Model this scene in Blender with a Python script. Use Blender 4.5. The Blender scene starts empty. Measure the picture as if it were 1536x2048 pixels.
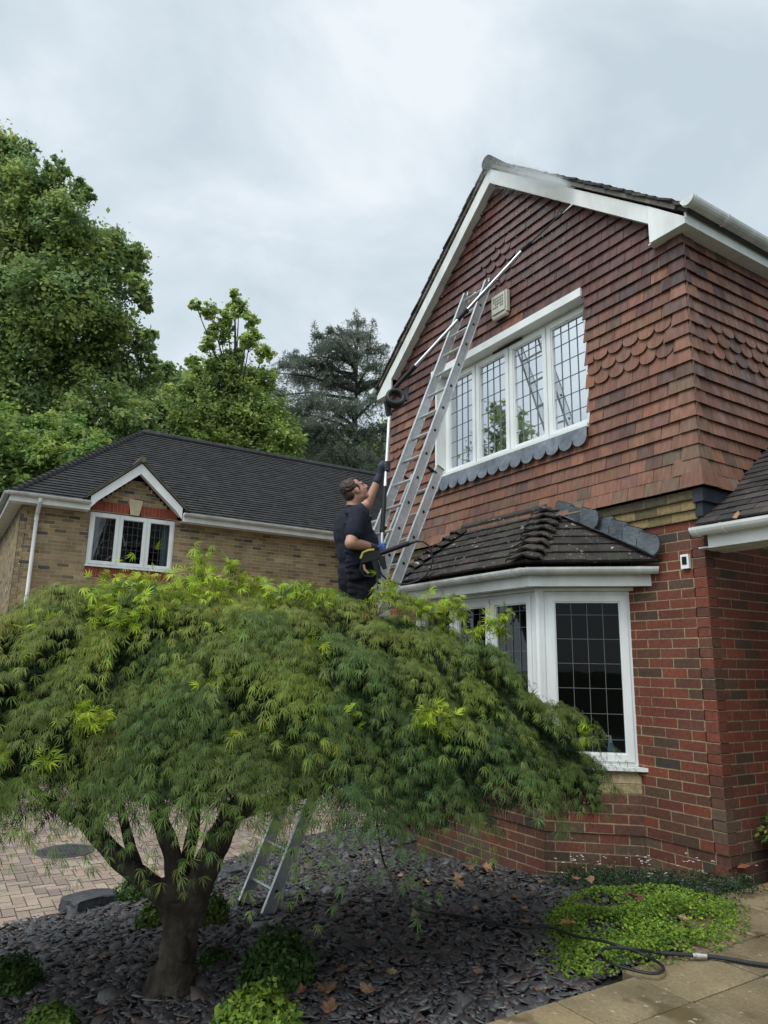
import bpy, bmesh, math, random
import numpy as np
from mathutils import Vector, Matrix

random.seed(11)
rng = np.random.default_rng(7)
scene = bpy.context.scene
COL = scene.collection
PI = math.pi
rad = math.radians

# ------------------------------------------------------------------ camera
CAM = Vector((3.2063961, -4.87503843, 1.40884167))
RT = Vector((0.53307189, 0.84589127, 0.01738748))
DN = Vector((-0.17235463, 0.12869017, -0.9765924))
FW = Vector((-0.82832858, 0.51759714, 0.21439439))
FPX = 1418.0
cd = bpy.data.cameras.new('camera')
cam = bpy.data.objects.new('camera', cd)
COL.objects.link(cam)
cd.sensor_fit = 'VERTICAL'
cd.sensor_height = 36.0
cd.lens = 36.0 * FPX / 2048.0
cd.clip_start = 0.05
cd.clip_end = 3000
m = Matrix((RT, -DN, -FW)).transposed().to_4x4()
m.translation = CAM
cam.matrix_world = m
scene.camera = cam

def P(u, v, d):
    """a point at a photo position and a distance in front of the camera"""
    return CAM + RT * ((u - 768) / FPX * d) + DN * ((v - 1024) / FPX * d) + FW * d

# ------------------------------------------------------------------ sky, sun, exposure
SUN_EL, SUN_AZ = rad(55), rad(163)       # azimuth measured from +Y towards +X
sun_dir = Vector((math.sin(SUN_AZ) * math.cos(SUN_EL), math.cos(SUN_AZ) * math.cos(SUN_EL), math.sin(SUN_EL)))
w = bpy.data.worlds.new("World")
scene.world = w
w.use_nodes = True
nt = w.node_tree
bgn = nt.nodes['Background']
bgn.inputs['Strength'].default_value = 0.12
sky = nt.nodes.new('ShaderNodeTexSky')
sky.sky_type = 'NISHITA'
sky.sun_disc = False
sky.sun_elevation = SUN_EL
sky.sun_rotation = SUN_AZ
tc = nt.nodes.new('ShaderNodeTexCoord')
def wnode(t, **k):
    n = nt.nodes.new(t)
    for a, b in k.items():
        setattr(n, a, b)
    return n
mp = wnode('ShaderNodeMapping')
mp.inputs['Scale'].default_value = (1.0, 1.0, 1.7)
mp.inputs['Location'].default_value = (0.35, 0.1, 0.2)
nt.links.new(tc.outputs['Generated'], mp.inputs['Vector'])
n1 = wnode('ShaderNodeTexNoise')
n1.inputs['Scale'].default_value = 2.9
n1.inputs['Detail'].default_value = 6
n1.inputs['Roughness'].default_value = 0.54
n1.inputs['Distortion'].default_value = 0.4
nt.links.new(mp.outputs[0], n1.inputs['Vector'])
cr = wnode('ShaderNodeValToRGB')
e = cr.color_ramp.elements
e[0].position = 0.36; e[0].color = (3.5, 4.1, 4.5, 1)
e[1].position = 0.64; e[1].color = (5.3, 5.65, 5.95, 1)
el = e.new(0.5); el.color = (4.25, 4.8, 5.2, 1)
nt.links.new(n1.outputs['Fac'], cr.inputs['Fac'])
# the cloud sheet is brighter round the hidden sun
dotn = wnode('ShaderNodeVectorMath', operation='DOT_PRODUCT')
dotn.inputs[1].default_value = sun_dir
nt.links.new(tc.outputs['Generated'], dotn.inputs[0])
mr = wnode('ShaderNodeMapRange', interpolation_type='SMOOTHSTEP')
mr.inputs['From Min'].default_value = 0.45
mr.inputs['From Max'].default_value = 1.0
mr.inputs['To Min'].default_value = 1.0
mr.inputs['To Max'].default_value = 2.6
nt.links.new(dotn.outputs['Value'], mr.inputs['Value'])
vm = wnode('ShaderNodeVectorMath', operation='SCALE')
nt.links.new(cr.outputs['Color'], vm.inputs[0])
nt.links.new(mr.outputs[0], vm.inputs['Scale'])
mx = wnode('ShaderNodeMix', data_type='RGBA')
mx.inputs['Factor'].default_value = 0.94
nt.links.new(sky.outputs[0], mx.inputs['A'])
nt.links.new(vm.outputs[0], mx.inputs['B'])
nt.links.new(mx.outputs['Result'], bgn.inputs['Color'])

sd = bpy.data.lights.new('sun', 'SUN')
sd.energy = 1.3
sd.angle = rad(25)
sd.color = (1.0, 0.97, 0.92)
sun = bpy.data.objects.new('sun', sd)
COL.objects.link(sun)
sun.rotation_euler = (-sun_dir).to_track_quat('-Z', 'Y').to_euler()
scene.view_settings.view_transform = 'Standard'
scene.view_settings.look = 'None'
scene.view_settings.gamma = 1
scene.view_settings.exposure = 0.50
scene.cycles.max_bounces = 6
scene.cycles.transparent_max_bounces = 12

# ------------------------------------------------------------------ tags and building helpers
def tag(o, label=None, cat=None, group=None, kind=None):
    if label: o['label'] = label
    if cat: o['category'] = cat
    if group: o['group'] = group
    if kind: o['kind'] = kind
    return o

def thing(name, label, cat, loc=(0, 0, 0), group=None):
    o = bpy.data.objects.new(name, None)
    o.empty_display_size = 0.1
    COL.objects.link(o)
    o.location = loc
    return tag(o, label, cat, group)

def V3(*a):
    return Vector(a)

def finish(name, me, mat, parent=None, smooth=False):
    if mat: me.materials.append(mat)
    if smooth:
        me.polygons.foreach_set('use_smooth', [True] * len(me.polygons))
    o = bpy.data.objects.new(name, me)
    COL.objects.link(o)
    if parent:
        o.parent = parent
        o.matrix_parent_inverse = Matrix.Translation(-parent.location)
    return o

class MB:
    """collects faces with one colour each and links them as ONE mesh object"""
    def __init__(s):
        s.v = []; s.f = []; s.c = []
    def poly(s, pts, col=(1, 1, 1)):
        n = len(s.v)
        s.v.extend([tuple(p) for p in pts])
        s.f.append(tuple(range(n, n + len(pts))))
        s.c.append(col)
    def obox(s, c, ax, ay, az, col=(1, 1, 1), skip=()):
        """box from centre and three half-axis vectors"""
        c, ax, ay, az = Vector(c), Vector(ax), Vector(ay), Vector(az)
        n = len(s.v)
        for i in (-1, 1):
            for j in (-1, 1):
                for k in (-1, 1):
                    s.v.append(tuple(c + ax * i + ay * j + az * k))
        fs = {'x-': (0, 1, 3, 2), 'x+': (4, 6, 7, 5), 'y-': (0, 4, 5, 1), 'y+': (2, 3, 7, 6), 'z-': (0, 2, 6, 4), 'z+': (1, 5, 7, 3)}
        for k, f in fs.items():
            if k not in skip:
                s.f.append(tuple(n + i for i in f)); s.c.append(col)
    def box(s, lo, hi, col=(1, 1, 1), skip=()):
        c = [(a + b) / 2 for a, b in zip(lo, hi)]
        h = [abs(b - a) / 2 for a, b in zip(lo, hi)]
        s.obox(c, (h[0], 0, 0), (0, h[1], 0), (0, 0, h[2]), col, skip)
    def extrude(s, pts, vec, col=(1, 1, 1), cap0=True):
        pts = [Vector(p) for p in pts]; vec = Vector(vec)
        q = [p + vec for p in pts]
        if cap0: s.poly(pts[::-1], col)
        s.poly(q, col)
        for i in range(len(pts)):
            j = (i + 1) % len(pts)
            s.poly([pts[i], pts[j], q[j], q[i]], col)
    def beam(s, a, b, up, w, h, col=(1, 1, 1)):
        """rectangular bar a-b; h along up, w across"""
        a, b, up = Vector(a), Vector(b), Vector(up)
        d = (b - a)
        side = d.cross(up).normalized()
        u = side.cross(d).normalized()
        s.obox((a + b) / 2, d / 2, side * (w / 2), u * (h / 2), col)
    def tube(s, path, r, n=10, col=(1, 1, 1), cap=True):
        path = [Vector(p) for p in path]
        rs = r if isinstance(r, (list, tuple)) else [r] * len(path)
        base = len(s.v)
        t0 = (path[1] - path[0]).normalized()
        ref = Vector((0, 0, 1)) if abs(t0.z) < 0.9 else Vector((1, 0, 0))
        nrm = t0.cross(ref).normalized()
        for i, p in enumerate(path):
            a = path[max(i - 1, 0)]; b = path[min(i + 1, len(path) - 1)]
            t = (b - a).normalized()
            nrm = (nrm - t * nrm.dot(t)).normalized()
            bi = t.cross(nrm)
            for k in range(n):
                q = 2 * PI * k / n
                s.v.append(tuple(p + (nrm * math.cos(q) + bi * math.sin(q)) * rs[i]))
        for i in range(len(path) - 1):
            for k in range(n):
                k2 = (k + 1) % n
                s.f.append((base + i * n + k, base + i * n + k2, base + (i + 1) * n + k2, base + (i + 1) * n + k)); s.c.append(col)
        if cap:
            s.f.append(tuple(base + k for k in range(n))[::-1]); s.c.append(col)
            e0 = base + (len(path) - 1) * n
            s.f.append(tuple(e0 + k for k in range(n))); s.c.append(col)
    def ball(s, c, r, col=(1, 1, 1), n=10, mtx=None):
        """ellipsoid, r a 3-tuple or a number"""
        r = (r, r, r) if not isinstance(r, (tuple, list)) else r
        base = len(s.v); c = Vector(c)
        rows = n // 2 + 1
        for i in range(rows):
            th = PI * i / (rows - 1)
            for k in range(n):
                ph = 2 * PI * k / n
                p = Vector((r[0] * math.sin(th) * math.cos(ph), r[1] * math.sin(th) * math.sin(ph), r[2] * math.cos(th)))
                if mtx: p = mtx @ p
                s.v.append(tuple(c + p))
        for i in range(rows - 1):
            for k in range(n):
                k2 = (k + 1) % n
                s.f.append((base + i * n + k, base + (i + 1) * n + k, base + (i + 1) * n + k2, base + i * n + k2)); s.c.append(col)
    def build(s, name, mat=None, parent=None, smooth=False):
        me = bpy.data.meshes.new(name)
        me.from_pydata(s.v, [], s.f)
        at = me.attributes.new('Col', 'FLOAT_COLOR', 'FACE')
        c = np.ones((len(s.f), 4), np.float32)
        c[:, :3] = np.array(s.c, np.float32).reshape(-1, 3)
        at.data.foreach_set('color', c.ravel())
        return finish(name, me, mat, parent, smooth)

def np_mesh(name, verts, faces, cols, mat, parent=None, smooth=False):
    """fast mesh: verts (n,3), faces (m,k) one size, cols (m,3)"""
    me = bpy.data.meshes.new(name)
    nv, (nf, k) = len(verts), faces.shape
    me.vertices.add(nv)
    me.vertices.foreach_set('co', verts.astype(np.float32).ravel())
    me.loops.add(nf * k)
    me.loops.foreach_set('vertex_index', faces.astype(np.int32).ravel())
    me.polygons.add(nf)
    me.polygons.foreach_set('loop_start', np.arange(0, nf * k, k, dtype=np.int32))
    me.update(calc_edges=True)
    at = me.attributes.new('Col', 'FLOAT_COLOR', 'FACE')
    c = np.ones((nf, 4), np.float32); c[:, :3] = cols
    at.data.foreach_set('color', c.ravel())
    return finish(name, me, mat, parent, smooth)

def blob(name, build, voxel, mat, parent=None, smooth_it=4, colfn=None):
    """union of overlapping rounded shapes grown into ONE continuous surface"""
    mb = MB(); build(mb)
    me = bpy.data.meshes.new(name)
    me.from_pydata(mb.v, [], mb.f)
    bm = bmesh.new(); bm.from_mesh(me)
    bmesh.ops.remove_doubles(bm, verts=bm.verts, dist=1e-5)
    bmesh.ops.recalc_face_normals(bm, faces=bm.faces)
    bm.to_mesh(me); bm.free()
    o = bpy.data.objects.new('tmp_shape', me); COL.objects.link(o)
    md = o.modifiers.new('r', 'REMESH'); md.mode = 'VOXEL'; md.voxel_size = voxel
    sm = o.modifiers.new('s', 'SMOOTH'); sm.iterations = smooth_it; sm.factor = 0.5
    dg = bpy.context.evaluated_depsgraph_get()
    me2 = bpy.data.meshes.new_from_object(o.evaluated_get(dg))
    bpy.data.objects.remove(o); bpy.data.meshes.remove(me)
    me2.name = name
    for a in [a.name for a in me2.attributes if a.name == 'Col']:
        me2.attributes.remove(me2.attributes[a])
    if colfn:
        at = me2.attributes.new('Col', 'FLOAT_COLOR', 'POINT')
        c = np.ones((len(me2.vertices), 4), np.float32)
        for i, vv in enumerate(me2.vertices):
            c[i, :3] = colfn(vv.co)
        at.data.foreach_set('color', c.ravel())
    me2.materials.clear()
    return finish(name, me2, mat, parent, True)

# ------------------------------------------------------------------ materials
def mat(name, col=None, rough=0.7, metal=0.0, spec=0.4, noise=None, noise2=None, bump=None, spots=None, stretch=None, rough_noise=None, translucent=0.0, coat=0.0):
    """col None: the per-face colour. noise=(scale, low, high) multiplies; spots=(scale, threshold, colour); bump=(scale, strength)"""
    m = bpy.data.materials.new(name); m.use_nodes = True
    t = m.node_tree; b = t.nodes['Principled BSDF']
    b.inputs['Roughness'].default_value = rough
    b.inputs['Metallic'].default_value = metal
    b.inputs['Specular IOR Level'].default_value = spec
    if coat: b.inputs['Coat Weight'].default_value = coat
    N = t.nodes.new; L = t.links.new
    tcn = N('ShaderNodeTexCoord'); vec = tcn.outputs['Object']
    if stretch:
        mpn = N('ShaderNodeMapping'); mpn.inputs['Scale'].default_value = stretch
        L(vec, mpn.inputs['Vector']); svec = mpn.outputs[0]
    else:
        svec = vec
    if col is None:
        a = N('ShaderNodeAttribute'); a.attribute_name = 'Col'; cur = a.outputs['Color']
    else:
        r = N('ShaderNodeRGB'); r.outputs[0].default_value = (*col, 1); cur = r.outputs[0]
    for q in (noise, noise2):
        if q:
            nz = N('ShaderNodeTexNoise'); nz.inputs['Scale'].default_value = q[0]; nz.inputs['Detail'].default_value = 4
            L(svec if q is noise2 else vec, nz.inputs['Vector'])
            mrn = N('ShaderNodeMapRange'); mrn.inputs['From Min'].default_value = 0.3; mrn.inputs['From Max'].default_value = 0.7
            mrn.inputs['To Min'].default_value = q[1]; mrn.inputs['To Max'].default_value = q[2]
            L(nz.outputs['Fac'], mrn.inputs['Value'])
            vmn = N('ShaderNodeVectorMath'); vmn.operation = 'SCALE'
            L(cur, vmn.inputs[0]); L(mrn.outputs[0], vmn.inputs['Scale']); cur = vmn.outputs[0]
    for sp in (spots or []):
        nz = N('ShaderNodeTexNoise'); nz.inputs['Scale'].default_value = sp[0]; nz.inputs['Detail'].default_value = 3
        L(vec, nz.inputs['Vector'])
        mrn = N('ShaderNodeMapRange'); mrn.inputs['From Min'].default_value = sp[1]; mrn.inputs['From Max'].default_value = sp[1] + 0.06
        L(nz.outputs['Fac'], mrn.inputs['Value'])
        mxn = N('ShaderNodeMix'); mxn.data_type = 'RGBA'
        L(mrn.outputs[0], mxn.inputs['Factor']); L(cur, mxn.inputs['A']); mxn.inputs['B'].default_value = (*sp[2], 1)
        cur = mxn.outputs['Result']
    L(cur, b.inputs['Base Color'])
    if rough_noise:
        nz = N('ShaderNodeTexNoise'); nz.inputs['Scale'].default_value = rough_noise[0]
        L(svec, nz.inputs['Vector'])
        mrn = N('ShaderNodeMapRange'); mrn.inputs['From Min'].default_value = 0.35; mrn.inputs['From Max'].default_value = 0.65
        mrn.inputs['To Min'].default_value = rough_noise[1]; mrn.inputs['To Max'].default_value = rough_noise[2]
        L(nz.outputs['Fac'], mrn.inputs['Value']); L(mrn.outputs[0], b.inputs['Roughness'])
    if bump:
        nz = N('ShaderNodeTexNoise'); nz.inputs['Scale'].default_value = bump[0]; nz.inputs['Detail'].default_value = 5
        L(vec, nz.inputs['Vector'])
        bp = N('ShaderNodeBump'); bp.inputs['Strength'].default_value = bump[1]; bp.inputs['Distance'].default_value = bump[2] if len(bump) > 2 else 0.01
        L(nz.outputs['Fac'], bp.inputs['Height']); L(bp.outputs[0], b.inputs['Normal'])
    if translucent:
        out = t.nodes['Material Output']
        tr = N('ShaderNodeBsdfTranslucent'); L(cur, tr.inputs['Color'])
        ms = N('ShaderNodeMixShader'); ms.inputs[0].default_value = translucent
        L(b.outputs[0], ms.inputs[1]); L(tr.outputs[0], ms.inputs[2]); L(ms.outputs[0], out.inputs['Surface'])
    return m

def glass_mat(name, tint, refl0, refl1):
    """clear pane: see-through with a sky reflection that grows at grazing angles"""
    m = bpy.data.materials.new(name); m.use_nodes = True
    t = m.node_tree; t.nodes.remove(t.nodes['Principled BSDF'])
    N = t.nodes.new; L = t.links.new; out = t.nodes['Material Output']
    tr = N('ShaderNodeBsdfTransparent'); tr.inputs[0].default_value = (*tint, 1)
    gl = N('ShaderNodeBsdfGlossy'); gl.inputs['Roughness'].default_value = 0.015; gl.inputs['Color'].default_value = (0.93, 0.97, 1, 1)
    lw = N('ShaderNodeLayerWeight'); lw.inputs['Blend'].default_value = 0.35
    mrn = N('ShaderNodeMapRange'); mrn.inputs['To Min'].default_value = refl0; mrn.inputs['To Max'].default_value = refl1
    L(lw.outputs['Facing'], mrn.inputs['Value'])
    ms = N('ShaderNodeMixShader'); L(mrn.outputs[0], ms.inputs[0]); L(tr.outputs[0], ms.inputs[1]); L(gl.outputs[0], ms.inputs[2])
    nz = N('ShaderNodeTexNoise'); nz.inputs['Scale'].default_value = 2.2
    tcn = N('ShaderNodeTexCoord'); L(tcn.outputs['Object'], nz.inputs['Vector'])
    bp = N('ShaderNodeBump'); bp.inputs['Strength'].default_value = 0.06; bp.inputs['Distance'].default_value = 0.02
    L(nz.outputs['Fac'], bp.inputs['Height']); L(bp.outputs[0], gl.inputs['Normal'])
    L(ms.outputs[0], out.inputs['Surface'])
    return m

M_brick = mat('brickwork', None, 0.85, noise=(2.2, 0.74, 1.14), noise2=(38, 0.72, 1.22), bump=(140, 0.5, 0.004), spots=[(46, 0.70, (0.30, 0.26, 0.2))])
M_ybrick = mat('yellow brickwork', None, 0.9, noise=(3, 0.8, 1.15), noise2=(90, 0.85, 1.12), bump=(90, 0.4, 0.004))
M_tile = mat('clay tile', None, 0.55, noise=(1.1, 0.70, 1.16), noise2=(11, 0.72, 1.2), stretch=(3.2, 3.2, 0.5), bump=(70, 0.35, 0.004), rough_noise=(5, 0.33, 0.75))
# the washed upper gable is wet: its tiles shine more
_t = M_tile.node_tree; _b = _t.nodes['Principled BSDF']; _src = _b.inputs['Roughness'].links[0].from_socket
_g = _t.nodes.new('ShaderNodeNewGeometry'); _s = _t.nodes.new('ShaderNodeSeparateXYZ'); _t.links.new(_g.outputs['Position'], _s.inputs[0])
_m = _t.nodes.new('ShaderNodeMapRange'); _m.inputs['From Min'].default_value = 5.1; _m.inputs['From Max'].default_value = 6.0; _m.inputs['To Min'].default_value = 1.0; _m.inputs['To Max'].default_value = 0.42
_t.links.new(_s.outputs['Z'], _m.inputs['Value'])
_x = _t.nodes.new('ShaderNodeMath'); _x.operation = 'MULTIPLY'; _t.links.new(_src, _x.inputs[0]); _t.links.new(_m.outputs[0], _x.inputs[1]); _t.links.new(_x.outputs[0], _b.inputs['Roughness'])
M_roof = mat('roof tile', None, 0.82, noise=(7, 0.65, 1.25), noise2=(55, 0.75, 1.25), bump=(60, 0.6, 0.006), spots=[(34, 0.71, (0.34, 0.34, 0.30))])
M_bayroof = mat('mossy roof tile', None, 0.75, noise=(7, 0.6, 1.3), noise2=(80, 0.6, 1.3), bump=(70, 0.8, 0.008), spots=[(15, 0.665, (0.40, 0.385, 0.34)), (38, 0.655, (0.27, 0.26, 0.22)), (8, 0.68, (0.055, 0.06, 0.025))])
M_upvc = mat('white plastic', (0.74, 0.76, 0.74), 0.34, spec=0.45, noise=(2.5, 0.9, 1.03), noise2=(6, 0.88, 1.03), stretch=(1, 1, 0.25))
M_board = mat('weathered white board', (0.73, 0.75, 0.72), 0.5, noise=(3, 0.86, 1.03), noise2=(9, 0.84, 1.04), stretch=(1, 1, 0.3), bump=(30, 0.06, 0.004), spots=[(60, 0.79, (0.35, 0.34, 0.3))])
M_gutter = mat('grey white gutter', (0.66, 0.68, 0.65), 0.4, noise=(4, 0.72, 1.05), noise2=(14, 0.85, 1.05))
M_flash = mat('weathered lead', None, 0.45, spec=0.5, noise=(5, 0.6, 1.5), noise2=(26, 0.7, 1.5), stretch=(1, 1, 3), bump=(14, 0.3, 0.006))
M_lead = mat('lead sheet', (0.13, 0.15, 0.175), 0.5, spec=0.5, noise=(5, 0.65, 1.4), noise2=(22, 0.8, 1.25), bump=(14, 0.25, 0.006))
M_darklead = mat('dark lead sheet', (0.022, 0.026, 0.038), 0.45, noise=(8, 0.7, 1.5), bump=(14, 0.3, 0.006))
M_glass_up = glass_mat('upper pane', (0.8, 0.85, 0.85), 0.58, 0.95)
M_glass_bay = glass_mat('bay pane', (0.45, 0.5, 0.5), 0.015, 0.30)
M_glass_left = glass_mat('far pane', (0.6, 0.65, 0.65), 0.06, 0.5)
M_came = mat('leading', (0.15, 0.165, 0.17), 0.5)
M_came_l = mat('pale leading', (0.11, 0.118, 0.125), 0.5)
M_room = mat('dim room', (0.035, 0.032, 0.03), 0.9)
M_curtain = mat('pale curtain', (0.5, 0.52, 0.5), 0.9, noise=(6, 0.85, 1.05))
M_alu = mat('aluminium', (0.60, 0.62, 0.63), 0.38, metal=0.75, noise=(5, 0.8, 1.08), noise2=(30, 0.85, 1.08), bump=(60, 0.05, 0.002))
M_alu_d = mat('dull aluminium', (0.42, 0.44, 0.45), 0.48, metal=0.6, noise=(6, 0.75, 1.1))
M_black = mat('black plastic', (0.008, 0.008, 0.009), 0.5, spec=0.25, noise=(12, 0.8, 1.3))
M_rubber = mat('black rubber', (0.014, 0.014, 0.015), 0.55)
M_col = mat('coloured plastic', None, 0.45)
M_soil = mat('dark soil', (0.02, 0.018, 0.018), 0.95, noise=(20, 0.6, 1.4), bump=(40, 0.8, 0.02))
M_slate = mat('slate', None, 0.5, spec=0.5, noise=(25, 0.7, 1.3), noise2=(1.1, 0.72, 1.2), bump=(60, 0.3, 0.003), rough_noise=(12, 0.4, 0.75))
M_leaf = mat('leaf', None, 0.6, spec=0.18, translucent=0.24)
M_leaf_far = mat('far leaf', None, 0.6, spec=0.2, translucent=0.45)
M_bark = mat('bark', (0.062, 0.051, 0.037), 0.92, spec=0.2, noise=(9, 0.5, 1.45), noise2=(22, 0.55, 1.45), stretch=(1, 1, 0.2), bump=(34, 1.0, 0.02), spots=[(7, 0.64, (0.055, 0.06, 0.03))])
M_farbark = mat('far bark', (0.05, 0.045, 0.04), 0.9)
# ------------------------------------------------------------------ ground heights
def gz(x, y):
    return max(-0.6, min(0.0, 0.11 * x + 0.06 * y))

def pick(pal):
    r = random.random() * sum(p[0] for p in pal)
    for wgt, c in pal:
        r -= wgt
        if r <= 0: break
    k = random.uniform(0.86, 1.14)
    return tuple(max(0.004, ch * k * random.uniform(0.96, 1.04)) for ch in c)

RED = [(5, (0.165, 0.045, 0.026)), (4, (0.138, 0.042, 0.026)), (3, (0.108, 0.043, 0.027)), (1.8, (0.076, 0.043, 0.029)), (0.35, (0.050, 0.038, 0.030))]
LOWRED = [(3, (0.105, 0.048, 0.032)), (3, (0.10, 0.064, 0.042)), (2, (0.125, 0.042, 0.028)), (1, (0.066, 0.045, 0.034))]
YEL = [(5, (0.275, 0.205, 0.115)), (4, (0.235, 0.172, 0.096)), (2.5, (0.195, 0.145, 0.085)), (1.0, (0.125, 0.10, 0.07)), (0.5, (0.075, 0.068, 0.064)), (2, (0.31, 0.24, 0.145))]
OLIVE = [(3, (0.24, 0.175, 0.08)), (2, (0.17, 0.13, 0.06)), (1, (0.10, 0.075, 0.04))]
MORT = (0.31, 0.24, 0.135)
MORT_Y = (0.42, 0.34, 0.20)
SOLDIER = [(3, (0.25, 0.055, 0.03)), (2, (0.20, 0.045, 0.028))]

def brick_wall(mb, a, b, z0, z1, pal, mortar=MORT, excl=(), zoff=0.02, proud=0.0, depth=0.02, own_a=None, own_b=None, slim=None, lowpal=None, plinth=None):
    a = Vector((a[0], a[1], 0)); b = Vector((b[0], b[1], 0))
    L = (b - a).length; d = (b - a) / L; n = Vector((d.y, -d.x, 0))
    k0 = math.floor((z0 - zoff) / 0.075)
    k = k0
    while True:
        z = zoff + k * 0.075
        if z >= z1 - 0.01: break
        za, zb = max(z, z0), min(z + 0.075, z1)
        par = k % 2
        pr = proud - (0.014 if plinth is not None and z + 0.03 < plinth else 0)
        s0, s1 = 0.0, L
        if own_a is not None and par != own_a: s0 = 0.1125
        if own_b is not None and par != own_b: s1 = L - 0.1125
        if slim:
            q = slim(z + 0.0375)
            if q is None: k += 1; continue
            s0, s1 = max(s0, q[0]), min(s1, q[1])
        ints = [(s0, s1)]
        for (e0, e1, ez0, ez1) in excl:
            if z + 0.0375 > ez0 and z + 0.0375 < ez1:
                new = []
                for (p, q) in ints:
                    if e1 <= p or e0 >= q: new.append((p, q)); continue
                    if e0 > p: new.append((p, e0))
                    if e1 < q: new.append((e1, q))
                ints = new
        for (p, q) in ints:
            o = n * (pr - 0.003)
            mb.poly([a + d * p + o + V3(0, 0, za), a + d * q + o + V3(0, 0, za), a + d * q + o + V3(0, 0, zb), a + d * p + o + V3(0, 0, zb)], mortar)
            off = par * 0.1125
            j = math.floor((L - q - off) / 0.225) - 1
            while True:
                e1 = L - (off + j * 0.225) - 0.005
                e0 = e1 - 0.215 - random.uniform(-0.002, 0.003)
                e1 += random.uniform(-0.002, 0.002)
                j += 1
                if e1 < p: break
                if e0 > q: continue
                c0, c1 = max(e0, p), min(e1, q)
                if own_b is not None and q == L and c1 > L - 0.02: c1 = L
                if own_a is not None and p == 0 and c0 < 0.02: c0 = 0
                if own_a is None and p == 0 and c0 < 0.03: c0 = p
                if own_b is None and q == L and c1 > L - 0.03: c1 = q
                if c1 - c0 < 0.025: continue
                dp = depth
                if (own_b is not None and c1 == L) or (own_a is not None and c0 == 0): dp = 0.1025
                pp = pr + random.uniform(-0.0012, 0.0012)
                zl, zh = max(z + 0.005 + random.uniform(-0.0012, 0.0016), z0), min(z + 0.07 + random.uniform(-0.0015, 0.0012), z1)
                if zh - zl < 0.01: continue
                useful = lowpal if (lowpal and random.random() < max(0, min(1, (0.55 - z) / 0.45))) else pal
                mb.obox(a + d * ((c0 + c1) / 2) + n * (pp - dp / 2) + V3(0, 0, (zl + zh) / 2), d * ((c1 - c0) / 2), n * (dp / 2), (0, 0, (zh - zl) / 2), pick(useful))
        k += 1

def soldiers(mb, a, d, n, s0, s1, z0, z1, proud=0.004):
    c = int(round((s1 - s0) / 0.075)); st = (s1 - s0) / c
    a, d, n = Vector(a), Vector(d), Vector(n)
    o = n * (proud - 0.006)
    mb.poly([a + d * s0 + o + V3(0, 0, z0), a + d * s1 + o + V3(0, 0, z0), a + d * s1 + o + V3(0, 0, z1), a + d * s0 + o + V3(0, 0, z1)], (0.36, 0.22, 0.14))
    for i in range(c):
        s = s0 + st * (i + 0.5)
        mb.obox(a + d * s + n * (proud - 0.02) + V3(0, 0, (z0 + z1) / 2), d * (st / 2 - 0.005), n * 0.02, (0, 0, (z1 - z0) / 2 - 0.003), pick(SOLDIER))

def leaded(mb, a, d, n, s0, s1, z0, z1, nx, rows, r=0.0021):
    """lead strips on a pane; rows = z fractions"""
    a, d, n = Vector(a), Vector(d), Vector(n)
    for i in range(1, nx):
        s = s0 + (s1 - s0) * i / nx if not isinstance(nx, list) else 0
        c = a + d * s + n * 0.004
        mb.obox(c + V3(0, 0, (z0 + z1) / 2), d * r, n * 0.0035, (0, 0, (z1 - z0) / 2))
    for fz in rows:
        z = z0 + (z1 - z0) * fz
        mb.obox(a + d * ((s0 + s1) / 2) + n * 0.0035 + V3(0, 0, z), d * ((s1 - s0) / 2), n * 0.003, (0, 0, r))

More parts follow.
